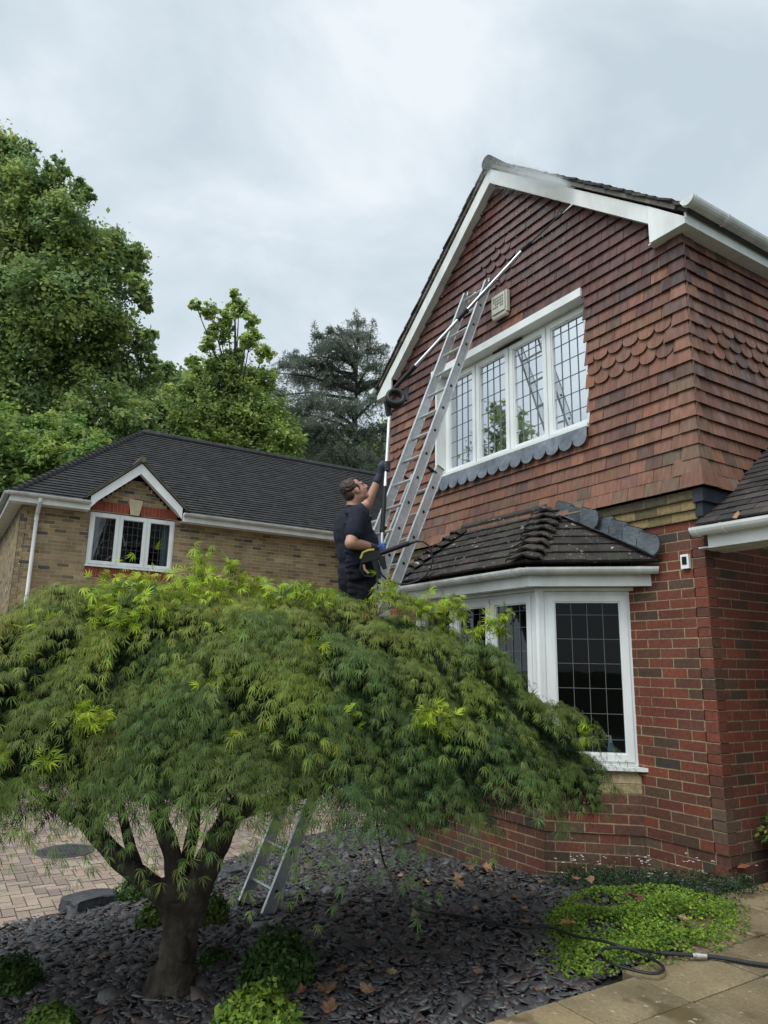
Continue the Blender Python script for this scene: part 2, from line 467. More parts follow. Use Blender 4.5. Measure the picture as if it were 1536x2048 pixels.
def casements(par, a, d, n, s0, s1, z0, z1, count, frame, sash, glass, came, nx, rows, opening=None, mframe=None):
    """a framed window in the plane a + d*s: frame mesh (part), one pane and one leading sub-part per light"""
    mframe = mframe or M_upvc
    a, d, n = Vector(a), Vector(d), Vector(n)
    f = MB()
    def bar(sa, sb, za, zb, out, dep):
        f.obox(a + d * ((sa + sb) / 2) + n * (out - dep / 2) + V3(0, 0, (za + zb) / 2), d * (abs(sb - sa) / 2), n * (dep / 2), (0, 0, abs(zb - za) / 2))
    bar(s0, s0 + frame, z0, z1, 0, 0.07); bar(s1 - frame, s1, z0, z1, 0, 0.07)
    bar(s0 + frame, s1 - frame, z0, z0 + frame, 0, 0.07); bar(s0 + frame, s1 - frame, z1 - frame, z1, 0, 0.07)
    wdt = (s1 - s0 - frame) / count
    panes = []
    for i in range(count):
        l0, l1 = s0 + frame + wdt * i, s0 + wdt * (i + 1)
        if i < count - 1: bar(l1, l1 + frame, z0 + frame, z1 - frame, 0, 0.07)
        q0, q1, y0, y1 = l0 - 0.012, l1 + 0.012, z0 + frame - 0.012, z1 - frame + 0.012
        o = 0.016
        bar(q0, q0 + sash, y0, y1, o, 0.05); bar(q1 - sash, q1, y0, y1, o, 0.05)
        bar(q0 + sash, q1 - sash, y0, y0 + sash, o, 0.05); bar(q0 + sash, q1 - sash, y1 - sash, y1, o, 0.05)
        # glazing bead, stepped back
        g0, g1, h0, h1 = q0 + sash, q1 - sash, y0 + sash, y1 - sash
        bar(g0, g0 + 0.012, h0, h1, 0.004, 0.03); bar(g1 - 0.012, g1, h0, h1, 0.004, 0.03)
        bar(g0 + 0.012, g1 - 0.012, h0, h0 + 0.012, 0.004, 0.03); bar(g0 + 0.012, g1 - 0.012, h1 - 0.012, h1, 0.004, 0.03)
        panes.append((g0 + 0.012, g1 - 0.012, h0 + 0.012, h1 - 0.012))
    fr = f.build('window', mframe, par)
    for (p0, p1, y0, y1) in panes:
        pm = MB(); o = -0.016
        pm.poly([a + d * p0 + n * o + V3(0, 0, y0), a + d * p1 + n * o + V3(0, 0, y0), a + d * p1 + n * o + V3(0, 0, y1), a + d * p0 + n * o + V3(0, 0, y1)])
        g = pm.build('pane', glass, fr)
        lm = MB(); leaded(lm, a + n * o, d, n, p0, p1, y0, y1, nx, rows)
        lm.build('leading', came, fr)
    return fr

def half_gutter(mb, a, b, r=0.056, z=0, out=None, thick=0.004, n=9, lip=True):
    """half-round gutter from a to b (top edge centre line at a/b), closed ends"""
    a, b = Vector(a), Vector(b)
    d = (b - a).normalized(); side = d.cross(V3(0, 0, 1)).normalized()
    def ring(p, rr): return [p + side * (rr * math.cos(PI * k / n)) - V3(0, 0, 1) * (rr * math.sin(PI * k / n)) for k in range(n + 1)]
    A, B, A2, B2 = ring(a, r), ring(b, r), ring(a, r - thick), ring(b, r - thick)
    for k in range(n):
        mb.poly([A[k], A[k + 1], B[k + 1], B[k]]); mb.poly([A2[k], B2[k], B2[k + 1], A2[k + 1]])
    for (p, q, p2, q2) in ((A[0], B[0], A2[0], B2[0]), (A[n], B[n], A2[n], B2[n])):
        mb.poly([p, q, q2, p2])
    mb.poly(A); mb.poly(B[::-1])

def gutter_clip(mb, p, d, r=0.063, w=0.012, n=9):
    p, d = Vector(p), Vector(d).normalized(); side = d.cross(V3(0, 0, 1)).normalized()
    pr = None
    for k in range(n + 1):
        q = p + side * (r * math.cos(PI * k / n)) - V3(0, 0, 1) * (r * math.sin(PI * k / n))
        if pr is not None: mb.poly([pr - d * w, q - d * w, q + d * w, pr + d * w])
        for s in (-1, 1):
            if pr is not None: mb.poly([pr + d * w * s, q + d * w * s, (q + d * w * s).lerp(p, 0.14), (pr + d * w * s).lerp(p, 0.14)])
        pr = q

# ------------------------------------------------------------------ the near house
house = thing('tile_hung_house', 'red brick house with red clay tile hung gable, white bargeboards and a bay window', 'house', (-2.2, 3.0, 0))
# walls
mb = MB()
XL = -4.40
brick_wall(mb, (XL, 0), (0, 0), -0.75, 2.566, RED, excl=[(XL * 0 + 0.92, 3.68, 0.4, 2.3)], own_b=1, lowpal=LOWRED, plinth=0.16)
brick_wall(mb, (0, 0), (0, 2.2), -0.75, 2.566, RED, own_a=0, lowpal=LOWRED, plinth=0.16)
brick_wall(mb, (0.02, 2.2), (3.4, 2.2), -0.4, 2.6, RED)
brick_wall(mb, (1.75, 2.19), (1.75, 0.25), -0.4, 2.3, RED)  # unseen wall added beside the porch to keep light off the side wall
A_, B_, C_, D_ = (-0.70, 0), (-1.21, -0.57), (-2.99, -0.57), (-3.50, 0)
for p, q in ((D_, C_), (C_, B_), (B_, A_)):
    brick_wall(mb, p, q, -0.75, 0.472, RED, lowpal=LOWRED, plinth=0.16)
mb.build('brick_wall', M_brick, house)
# olive stained oversailing courses under the tiles
mb = MB()
brick_wall(mb, (XL, 0), (-0.02, 0), 2.566, 2.641, OLIVE, mortar=(0.30, 0.24, 0.12), proud=0.022, depth=0.05, zoff=2.566)
brick_wall(mb, (XL, 0), (-0.02, 0), 2.641, 2.716, OLIVE, mortar=(0.30, 0.24, 0.12), proud=0.046, depth=0.08, zoff=2.641 - 0.075)
brick_wall(mb, (XL, 0), (-0.02, 0), 2.716, 2.788, [(2, (0.10, 0.08, 0.04)), (2, (0.065, 0.05, 0.03)), (1, (0.14, 0.105, 0.05))], mortar=(0.12, 0.10, 0.06), proud=0.066, depth=0.10, zoff=2.716)  # top course: moss and the shadow under the tiles put into its colours
mb.box((XL, -0.04, 2.79), (-0.02, 0.1, 2.80), (0.05, 0.045, 0.03))
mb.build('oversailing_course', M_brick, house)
# sill course of the bay: sloped yellow bricks
mb = MB()
def outline(o):
    """bay plan offset outwards by o, from right wall end to left wall end"""
    return [(-0.70 + o / 0.745, 0), (-1.21 + 0.447 * o, -0.57 - o), (-2.99 - 0.447 * o, -0.57 - o), (-3.50 - o / 0.745, 0)]
for (p, q) in zip(outline(0.0)[:-1], outline(0.0)[1:]):
    brick_wall(mb, q, p, 0.472, 0.547, [(3, (0.36, 0.27, 0.15)), (2, (0.30, 0.22, 0.12)), (1, (0.22, 0.17, 0.10))], mortar=MORT_Y, zoff=0.472, proud=0.003)
o1, o2 = outline(0.004), outline(-0.05)
for i in range(3):
    p, q, p2, q2 = [Vector((*k, 0)) for k in (o1[i], o1[i + 1], o2[i], o2[i + 1])]
    L = (q - p).length; c = max(1, int(L / 0.225))
    for j in range(c):
        f0, f1 = j / c + 0.004, (j + 1) / c - 0.004
        k = random.uniform(0.85, 1.1); col = (0.46 * k, 0.35 * k, 0.21 * k)
        a0, a1 = p.lerp(q, f0), p.lerp(q, f1); b0, b1 = p2.lerp(q2, f0), p2.lerp(q2, f1)
        lo, hi = V3(0, 0, 0.551), V3(0, 0, 0.60); hh = V3(0, 0, 0.645)
        mb.poly([a0 + lo, a0 + hi, a1 + hi, a1 + lo], col)
        mb.poly([a0 + hi, b0 + hh, b1 + hh, a1 + hi], col)
        mb.poly([a0 + lo, b0 + lo, b0 + hh, a0 + hi], col); mb.poly([a1 + lo, a1 + hi, b1 + hh, b1 + lo], col)
mb.build('sill_course', M_brick, house)

# tile hanging
CLAY = [(5, (0.192, 0.085, 0.052)), (4, (0.170, 0.077, 0.049)), (2.2, (0.146, 0.068, 0.046)), (0.8, (0.112, 0.060, 0.044)), (0.8, (0.214, 0.092, 0.055))]
DARKCLAY = [(4, (0.102, 0.043, 0.034)), (3, (0.088, 0.039, 0.033)), (2, (0.118, 0.050, 0.038)), (0.8, (0.072, 0.036, 0.032))]
MOSSCLAY = [(3, (0.165, 0.092, 0.056)), (1.5, (0.130, 0.086, 0.056)), (4, (0.195, 0.085, 0.052)), (0.7, (0.16, 0.115, 0.08))]
GAUGE, Z0T = 0.1155, 2.803
APEX_X, APEX_Z, SLOPE = -2.22, 7.03, 0.838      # top of bargeboard line

def kick(k):
    return (0.052, 0.024, 0.008)[k] if k < 3 else 0.0

def one_tile(mb, a, d, n, s0, s1, zb, zt, ob, ot, col, round_=False, rot=0.0):
    """a hung tile: bottom edge proud by ob, top edge by ot"""
    th = 0.013
    def pt(s, z, back=0):
        f = (z - zb) / (zt - zb); o = ob + (ot - ob) * f - back
        return a + d * s + n * o + V3(0, 0, z)
    if round_:
        c = (s0 + s1) / 2; r = (s1 - s0) / 2 - 0.004; zc = zb + r * 0.62
        prof = [pt(s0, zt), pt(s0 + 0.001, zc + 0.012)]
        rim = [(c - r, zc)] + [(c + r * math.cos(PI + PI * t / 8), zc + r * 0.62 * math.sin(PI + PI * t / 8)) for t in range(1, 8)] + [(c + r, zc)]
        pts = [pt(s0, zt), pt(s0, zc + 0.006)] + [pt(s, z) for s, z in rim] + [pt(s1, zc + 0.006), pt(s1, zt)]
        mb.poly(pts, col)
        ring = [(s0, zc + 0.006)] + rim + [(s1, zc + 0.006)]
        for (p, q) in zip(ring[:-1], ring[1:]):
            mb.poly([pt(*p), pt(*p, th), pt(*q, th), pt(*q)], col)
    else:
        w = s1 - s0; dz0, dz1 = -rot * w / 2, rot * w / 2
        A, B, Cc, D = pt(s0, zb + dz0), pt(s1, zb + dz1), pt(s1, zt), pt(s0, zt)
        A2, B2, C2, D2 = pt(s0, zb + dz0, th), pt(s1, zb + dz1, th), pt(s1, zt, th), pt(s0, zt, th)
        mb.poly([A, B, Cc, D], col); mb.poly([A, A2, B2, B], col); mb.poly([A, D, D2, A2], col); mb.poly([B, B2, C2, Cc], col)

def tile_hang(mb, a, d, n, s_end, zmax, excl, scallop, end0, end1, pal_fn, phase=0.0):
    a, d, n = Vector(a), Vector(d), Vector(n)
    k = 0
    while Z0T + k * GAUGE < zmax:
        zb = Z0T + k * GAUGE
        pos = -0.0825 * (k % 2) + phase
        edges = []
        while pos < s_end + 0.17:
            edges.append((pos, pos + 0.165)); pos += 0.165
        for (e0, e1) in edges:
            ob, ot = 0.050 + kick(k), 0.036 + kick(k) * 0.8
            s0, s1 = e0 + 0.002, e1 - 0.002
            if end0 is not None: s0 = max(s0, end0)
            if end1 is not None: s1 = min(s1, end1)
            if s1 - s0 < 0.02: continue
            c = (s0 + s1) / 2
            skip = False
            for (x0, x1, y0, y1) in excl:
                if zb + GAUGE * 0.9 > y0 and zb < y1 - 0.01:
                    if x0 < c < x1: skip = True
                    elif s0 < x0 < s1: s1 = x0
                    elif s0 < x1 < s1: s0 = x1
            if skip or s1 - s0 < 0.015: continue
            if zb > zmax: continue
            lim = pal_fn(c, zb, True)
            if zb > lim: continue
            rd = scallop(c, k)
            jit = random.uniform(-0.0012, 0.0022)
            one_tile(mb, a, d, n, s0, s1, zb + random.uniform(-0.0013, 0.0013), zb + GAUGE + 0.035, ob + jit, ot + jit - 0.014, pick(pal_fn(c, zb, False)), rd and (s1 - s0 > 0.15), random.gauss(0, 0.0035))
        k += 1

def facade_pal(c, z, lim):
    x = XL - 0.05 + c
    if lim:
        return APEX_Z - 0.13 - abs(x - APEX_X) * SLOPE
    if z < 3.2 and random.random() < 0.5 - (z - 2.8): return MOSSCLAY
    # damp upper gable
    if z > 4.9 + 0.35 * math.sin(x * 2.1) or random.random() < max(0, (z - 4.2)) * 0.5: return DARKCLAY
    return CLAY
def facade_scallop(c, k):
    x = XL - 0.05 + c
    if k in (10, 11, 12): return (x > -1.02 and x < -0.10 - 0.06 * (k % 2)) or (x < -3.42 and x > -4.28)
    if k in (24, 25, 26, 27, 28):
        return abs(x + 2.23) < (0.10, 0.19, 0.27, 0.19, 0.10)[k - 24]
    return False
mb = MB()
WX0, WX1, WZ0, WZ1 = -3.40, -1.04, 3.585, 4.985
s_of = lambda x: x - (XL - 0.05)
tile_hang(mb, (XL - 0.05, 0, 0), (1, 0, 0), (0, -1, 0), 4.5, 6.95, [(s_of(WX0), s_of(WX1), WZ0 - 0.03, WZ1)], facade_scallop, 0.0, 4.505, facade_pal, phase=0.05)
def side_pal(c, z, lim):
    if lim: return 4.93
    if z < 3.3 and random.random() < 0.55 - (z - 2.8): return MOSSCLAY
    if random.random() < max(0, (z - 4.3)): return DARKCLAY
    return CLAY
side_excl = []
for k in range(18):                       # the lean-to roof cuts across the lower rows
    zb = Z0T + k * GAUGE
    side_excl.append(((zb + 0.06 - 2.52) / 0.75, 9, zb, zb + GAUGE))
tile_hang(mb, (0, -0.05, 0), (0, 1, 0), (1, 0, 0), 4.0, 4.93, side_excl, lambda c, k: k in (10, 11, 12) and c > 0.16 + 0.08 * (k % 2), 0.0, None, side_pal, phase=0.16)
# purpose made corner tiles
k = 0
while Z0T + k * GAUGE < 4.93:
    zb = Z0T + k * GAUGE; L1, L2 = ((0.17, 0.09) if k % 2 else (0.09, 0.17))
    col = pick(MOSSCLAY if random.random() < 0.75 - (zb - 2.8) * 0.7 else (CLAY if zb < 4.5 else DARKCLAY))
    kk = kick(k); ob, ot = 0.058 + kk, 0.036 + kk * 0.8
    zt = zb + GAUGE + 0.02
    P0 = [V3(-L1, -ob, zb), V3(ob, -ob, zb), V3(ob, L2 - 0.05, zb)]
    P1 = [V3(-L1, -ot, zt), V3(ot, -ot, zt), V3(ot, L2 - 0.05, zt)]
    th = 0.014
    I0 = [V3(-L1, -ob + th, zb), V3(ob - th, -ob + th, zb), V3(ob - th, L2 - 0.05, zb)]
    for i in range(2):
        mb.poly([P0[i], P0[i + 1], P1[i + 1], P1[i]], col)
        mb.poly([P0[i], I0[i], I0[i + 1], P0[i + 1]], col)
    mb.poly([P0[0], P1[0], V3(-L1, -ot + th, zt), I0[0]], col); mb.poly([P0[2], I0[2], V3(ot - th, L2 - 0.05, zt), P1[2]], col)
    k += 1
mb.build('tile_hanging', M_tile, house)
# backing behind the hung tiles (blockwork), with the window opening left out
mb = MB()
bk = (0.06, 0.05, 0.045)
for (x0, x1, z0, z1) in ((XL, WX0, 2.72, 5.0), (WX1, 0.0, 2.72, 5.0), (WX0, WX1, 2.72, WZ0), (WX0, WX1, WZ1, 5.0)):
    mb.box((x0, 0.0, z0), (x1, 0.08, z1), bk)
mb.extrude([(XL, 0.0, 5.0), (0, 0.0, 5.0), (APEX_X, 0.0, 6.86)], (0, 0.08, 0), bk)
mb.box((-0.08, 0.08, 2.566), (0.0, 8.0, 5.0), bk); mb.box((XL, 0.0801, -0.7), (XL + 0.08, 8.0, 5.0), bk)
mb.box((XL, 7.9, -0.7), (0, 8.0, 5.0), bk)
mb.build('wall_backing', M_soil, house)

# roof with verge tiles
mb = MB()
YB = 8.0; YF = -0.175
TILEROOF = [(3, (0.024, 0.023, 0.021)), (2, (0.034, 0.031, 0.027)), (1, (0.022, 0.026, 0.015)), (0.7, (0.06, 0.054, 0.044))]
EZ = APEX_Z + 0.035
for sgn in (-1, 1):
    xe = APEX_X + sgn * 2.40
    ze = EZ - 2.40 * SLOPE
    up = V3(sgn * SLOPE, 0, 1).normalized()
    mb.extrude([(APEX_X, YF + 0.03, EZ), (xe, YF + 0.03, ze), V3(xe, YF + 0.03, ze) + up * 0.03, V3(APEX_X, YF + 0.03, EZ + 0.03 * 1.3)], (0, YB - YF, 0), (0.05, 0.045, 0.04))
    Ls = 2.36 * math.sqrt(1 + SLOPE ** 2); rows = int(Ls / 0.1)
    dd = V3(sgn, 0, -SLOPE).normalized()
    for r_ in range(rows + 1):
        f = r_ * 0.1
        for j in range(3):
            c = V3(APEX_X, 0, EZ) + dd * (f + 0.06) + up * (0.045 + random.uniform(-0.004, 0.006))
            y0 = YF + j * 0.165 + random.uniform(-0.008, 0.008); 
            tilt = 0.16
            ax = (dd * math.cos(tilt) + up * math.sin(tilt) * 0.0 - up * 0.10).normalized() * 0.085
            ax = (dd + up * 0.10).normalized() * 0.085
            mb.obox(c + V3(0, y0 + 0.08, 0), ax, (0, 0.081, 0), up * 0.009, pick(TILEROOF))
        # bedding mortar seen from below
        if r_ < rows:
            mb.obox(V3(APEX_X, YF + 0.045, EZ) + dd * (f + 0.05) + up * (0.012), dd * 0.05, (0, 0.03, 0), up * 0.018, pick([(2, (0.16, 0.14, 0.12)), (2, (0.10, 0.09, 0.075))]))
# ridge
for j in range(18):
    y0 = YF - 0.01 + j * 0.45
    mb.tube([(APEX_X, y0, EZ + 0.035), (APEX_X, y0 + 0.445, EZ + 0.035)], 0.085, 10, pick(TILEROOF))
mb.build('roof', M_roof, house)

# bargeboards and boxed eaves ends
YBF = -0.14
def barge(sgn):
    b = MB()
    bh = 0.235
    xk = APEX_X + sgn * 2.03                 # where the raking board meets the boxed end
    zt = lambda x: APEX_Z - abs(x - APEX_X) * SLOPE
    b.extrude([(APEX_X + sgn * 0.0015, YBF, APEX_Z), (xk, YBF, zt(xk)), (xk, YBF, zt(xk) - bh * 0.72), (APEX_X + sgn * 0.0015, YBF, APEX_Z - bh * 0.78)], (0, 0.022, 0))
    xe = APEX_X + sgn * 2.375
    b.extrude([(xk + sgn * 0.003, YBF - 0.002, zt(xk)), (xe, YBF - 0.002, zt(xe) - 0.012), (xe, YBF - 0.002, 4.972), (xk + sgn * 0.003, YBF - 0.002, 4.972)], (0, 0.024, 0))
    return b.build('bargeboard', M_board, house)
barge(1); barge(-1)
mb = MB()
# raking soffit
for sgn in (-1, 1):
    zt = lambda x: APEX_Z - 0.03 - abs(x - APEX_X) * SLOPE
    xk = APEX_X + sgn * 2.03
    a0, a1 = V3(APEX_X, YBF + 0.022, zt(APEX_X) - 0.135), V3(xk, YBF + 0.022, zt(xk) - 0.135)
    mb.extrude([a0, a1, a1 + V3(0, 0, 0.012), a0 + V3(0, 0, 0.012)], (0, 0.15, 0))
    xe = APEX_X + sgn * 2.375
    lo, hi = sorted((xe - sgn * 0.002, APEX_X + sgn * 2.0))
    mb.box((lo, YBF + 0.0225, 4.974), (hi, YB, 4.984))
mb.build('soffit', M_board, house)
for sgn in (-1, 1):
    mb = MB(); xe = APEX_X + sgn * 2.375
    lo, hi = sorted((xe, xe - sgn * 0.02))
    mb.box((lo, YBF + 0.0225, 4.971), (hi, YB, 5.115))
    mb.build('fascia', M_upvc, house)
    mb = MB(); xg = xe + sgn * 0.066
    half_gutter(mb, (xg, YBF - 0.062, 5.135), (xg, YB, 5.115), 0.062)
    for y in np.arange(0.28, 7.5, 0.9):
        gutter_clip(mb, (xg, y, 5.133), (0, 1, 0), 0.069)
    gutter_clip(mb, (xg, YBF - 0.03, 5.135), (0, 1, 0), 0.067, 0.008)
    mb.build('gutter', M_gutter, house)

# upper window
FY = 0.085                                   # face of the frame
a0 = V3(0, FY, 0)
rows6 = [0.06, 0.232, 0.404, 0.576, 0.748, 0.92]
win = casements(house, a0, (1, 0, 0), (0, -1, 0), WX0 + 0.05, WX1 - 0.003, 3.63, 4.90, 4, 0.045, 0.05, M_glass_up, M_came, 4, [0.13, 0.30, 0.47, 0.64, 0.81, 0.93])
tag(win, 'four light white casement window with leaded panes reflecting the sky')
mb = MB()
mb.box((WX0 - 0.02, -0.06, 3.592), (WX1 + 0.01, FY + 0.02, 3.629))        # sill
mb.box((WX0 + 0.02, -0.052, 3.629), (WX0 + 0.05, FY + 0.07, 4.90))         # lining
mb.build('sill', M_upvc, win)
mb = MB()
mb.box((WX0 - 0.06, -0.062, 4.905), (WX1 + 0.003, -0.040, 4.99))
mb.box((WX0 - 0.06, -0.040, 4.905), (WX1 + 0.003, FY + 0.07, 4.925))
mb.box((WX0 + 0.6, 0.055, 4.895), (WX0 + 1.05, 0.0685, 4.904)); 
mb.build('head_board', M_upvc, win)
mb = MB(); mb.box((-2.2 - 0.24, FY - 0.03, 4.872), (-2.2 + 0.22, FY - 0.0162, 4.893)); mb.build('trickle_vent', M_black, win)
# interior behind
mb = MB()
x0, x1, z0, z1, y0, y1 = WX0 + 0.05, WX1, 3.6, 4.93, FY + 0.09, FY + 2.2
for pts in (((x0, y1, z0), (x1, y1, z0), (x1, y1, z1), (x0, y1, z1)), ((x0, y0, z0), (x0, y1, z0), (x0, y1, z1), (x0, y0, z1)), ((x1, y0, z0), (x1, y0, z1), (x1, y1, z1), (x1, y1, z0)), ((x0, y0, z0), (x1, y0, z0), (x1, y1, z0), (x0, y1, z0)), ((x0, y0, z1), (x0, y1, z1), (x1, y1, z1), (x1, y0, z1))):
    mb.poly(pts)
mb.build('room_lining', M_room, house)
mb = MB()                                    # folded net curtains
def curtain(x0, x1, z0, z1, y, folds):
    n = folds * 6; pr = None
    for i in range(n + 1):
        x = x0 + (x1 - x0) * i / n; yy = y + 0.018 * math.sin(i / 6 * 2 * PI)
        if pr: mb.poly([(pr[0], pr[1], z0), (x, yy, z0), (x, yy, z1), (pr[0], pr[1], z1)])
        pr = (x, yy)
curtain(-2.6, -1.06, 3.62, 4.9, FY + 0.16, 14)
mb.build('curtain', M_curtain, house)
mb = MB(); curtain(-3.33, -3.12, 3.62, 4.9, FY + 0.16, 4); mb.build('curtain', M_curtain, house)
# scalloped lead apron below the sill
mb = MB()
nsc = 14; wsc = (WX1 - WX0 + 0.04) / nsc
for i in range(nsc):
    s0 = WX0 - 0.02 + wsc * i; c = s0 + wsc / 2; r = wsc / 2 - 0.004
    tl = lambda z: -0.0735 - (3.60 - z) * 0.06
    rim = [(c + r * math.cos(PI + PI * t / 10), 3.487 + r * 0.85 * math.sin(PI + PI * t / 10)) for t in range(11)]
    pts = [(s0, tl(3.592), 3.592), (s0, tl(3.49), 3.495)] + [(x, tl(z), z) for x, z in rim] + [(s0 + wsc, tl(3.49), 3.495), (s0 + wsc, tl(3.592), 3.592)]
    mb.extrude(pts[::-1], (0, -0.006, 0))
mb.build('lead_apron', M_lead, house)

# ---- bay window
def offs(o, z): return [V3(x, y, z) for x, y in outline(o)]
mb = MB()
def ring_board(mb, o_out, o_in, z0, z1, y_in=0.0):
    a, b = offs(o_out, 0), offs(o_in, 0)
    for i in range(3):
        pts = [a[i], a[i + 1], b[i + 1], b[i]]
        mb.extrude([p + V3(0, 0, z0) for p in pts], (0, 0, z1 - z0))
bay = thing('tmp', 'x', 'x'); bpy.data.objects.remove(bay)
mb = MB(); ring_board(mb, 0.052, -0.08, 0.647, 0.676); mb.build('bay_sill', M_upvc, house)
names = []
lights = ((1, 0), (3, 1), (1, 2))
ol = outline(-0.02)
pts = [Vector((x, y, 0)) for x, y in ol]
rows_bay = [0.155, 0.325, 0.495, 0.665, 0.835, 0.955]
wins = []
for cnt, i in lights:
    q, p = pts[i], pts[i + 1]                # p -> q runs left to right
    d = (q - p); L = d.length; d.normalize(); n = V3(d.y, -d.x, 0)
    cw = casements(house, p, d, n, 0.045 if i != 2 else -0.012, L - (0.045 if i != 0 else -0.012), 0.678, 2.066, cnt, 0.045, 0.052, M_glass_bay, M_came_l, 4 if cnt == 1 else 4, [0.083, 0.25, 0.417, 0.583, 0.75, 0.917] if cnt == 1 else rows_bay)
    wins.append(cw)
tag(wins[0], 'right hand angled light of the bay, dark leaded glass')
tag(wins[1], 'three light front of the bay behind the maple')
for i in (1, 2):                             # ribbed corner posts
    mb = MB()
    p = pts[i]
    for (ox, rr) in ((0.0, 0.034), (0.028, 0.022), (-0.028, 0.022)):
        nn = V3(0.447 if i == 1 else -0.447, -1, 0).normalized(); tt = V3(-nn.y, nn.x, 0)
        c = p + tt * ox - nn * (0.004 + abs(ox) * 0.4)
        mb.tube([c + V3(0, 0, 0.677), c + V3(0, 0, 2.072)], rr, 8)
    mb.build('corner_post', M_upvc, house)
mb = MB(); ring_board(mb, 0.02, -0.10, 2.068, 2.092); mb.build('window_head', M_upvc, house)
mb = MB(); ring_board(mb, 0.155, 0.135, 2.092, 2.192); 
a, b = offs(0.135, 2.096), offs(-0.09, 2.096)
for i in range(3): mb.poly([a[i], a[i + 1], b[i + 1], b[i]])
mb.build('bay_fascia', M_board, house)
mb = MB()
g = outline(0.212)
gp = [V3(x, y, 2.235) for x, y in g]
gp[0].y = -0.012; gp[3].y = -0.012
for i in range(3):
    half_gutter(mb, gp[i], gp[i + 1], 0.055)
    L = (gp[i + 1] - gp[i])
    for f in ((0.14, 0.86) if i != 1 else (0.06, 0.3, 0.62, 0.94)):
        gutter_clip(mb, gp[i].lerp(gp[i + 1], f), L, 0.062)
for i in (1, 2):
    nv0 = len(mb.v); mb.ball(gp[i], (0.056, 0.056, 0.056), n=14)
    mb.v[nv0:] = [(x, y, min(z, gp[i].z - 0.004)) for x, y, z in mb.v[nv0:]]
mb.build('bay_gutter', M_gutter, house)
# bay roof: tiled slopes, bonnet hips
BAYT = [(3, (0.034, 0.027, 0.023)), (2, (0.027, 0.023, 0.021)), (1.5, (0.046, 0.037, 0.030)), (1, (0.033, 0.033, 0.019))]
mb = MB()
ev = [V3(x, y, 2.272) for x, y in outline(0.225)]; ev[0].y = ev[3].y = -0.01
T0, T1 = V3(-1.56, -0.012, 2.90), V3(-2.86, -0.012, 2.90)
def slope(e0, e1, t0, t1, nrow):
    up = (e1 - e0).cross(t0 - e0).normalized()
    if up.z < 0: up = -up
    mb.poly([e0, e1, t1, t0] if (t0 - t1).length > 0.01 else [e0, e1, t0], (0.03, 0.025, 0.02))
    d = (e1 - e0).normalized()
    org = e0
    sl = (t0 - e0); sl = (sl - d * sl.dot(d)); SL = sl.length; sd = sl / SL
    for r in range(nrow):
        f0, f1 = r / nrow, min(1.0, (r + 1.25) / nrow)
        lo0, lo1 = (t0 - e0).dot(d) * f0, (e1 - e0).length - ((e1 - t1).dot(d)) * f0
        pos = lo0 - (0.0825 if r % 2 else 0)
        while pos < lo1:
            s0, s1 = max(pos + 0.001, lo0 - 0.02), min(pos + 0.164, lo1 + 0.02)
            pos += 0.165
            if s1 - s0 < 0.03: continue
            b0 = org + d * s0 + sd * (SL * f0); b1 = org + d * s1 + sd * (SL * f0)
            u0 = org + d * s0 + sd * (SL * f1); u1 = org + d * s1 + sd * (SL * f1)
            h = up * (0.030 + random.uniform(-0.004, 0.006)); h2 = up * 0.012; hb = up * 0.012
            h3 = up * (0.030 + random.uniform(-0.004, 0.006))
            col = pick(BAYT)
            mb.poly([b0 + h, b1 + h3, u1 + h2, u0 + h2], col); mb.poly([b0 + h, b0 + hb, b1 + hb, b1 + h3], col)
            mb.poly([b0 + hb, b0 + h, u0 + h2], col); mb.poly([b1 + hb, b1 + h3, u1 + h2], col)
slope(ev[1], ev[0], T0, T0, 7)               # right return
slope(ev[2], ev[1], T1, T0, 7)
slope(ev[3], ev[2], T1, T1, 7)
mb.build('bay_roof', M_bayroof, house)
mb = MB()
def bonnets(e, t, wside, cnt):
    d = (t - e); L = d.length; d.normalize()
    side = d.cross(V3(0, 0, 1)).normalized(); up = side.cross(d).normalized()
    for i in range(cnt):
        c0 = e + d * (L * (i - 0.12) / cnt); c1 = e + d * (L * (i + 1.15) / cnt)
        col = pick(BAYT); prev = None
        for k in range(9):
            q = -1.18 + 2.36 * k / 8
            wv, hv = wside * math.sin(q) * 1.05, 0.085 * (math.cos(q) - 0.40)
            p0 = c0 + side * wv + up * (hv + 0.036 + 0.012 * math.sin(k * 2 + i)); p1 = c1 + side * wv * 0.72 + up * (hv * 0.75 + 0.006)
            if prev:
                mb.poly([prev[0], p0, p1, prev[1]], col)
                mb.poly([prev[0], prev[0] - up * 0.018, p0 - up * 0.018, p0], col)
            prev = (p0, p1)
bonnets(ev[1], T0, 0.165, 8)
bonnets(ev[2], T1, 0.165, 8)
mb.tube([T0 + V3(0, -0.03, 0.03), T1 + V3(0, -0.03, 0.03)], 0.045, 8, (0.05, 0.04, 0.033))
mb.build('bonnet_hip', M_bayroof, house, smooth=False)
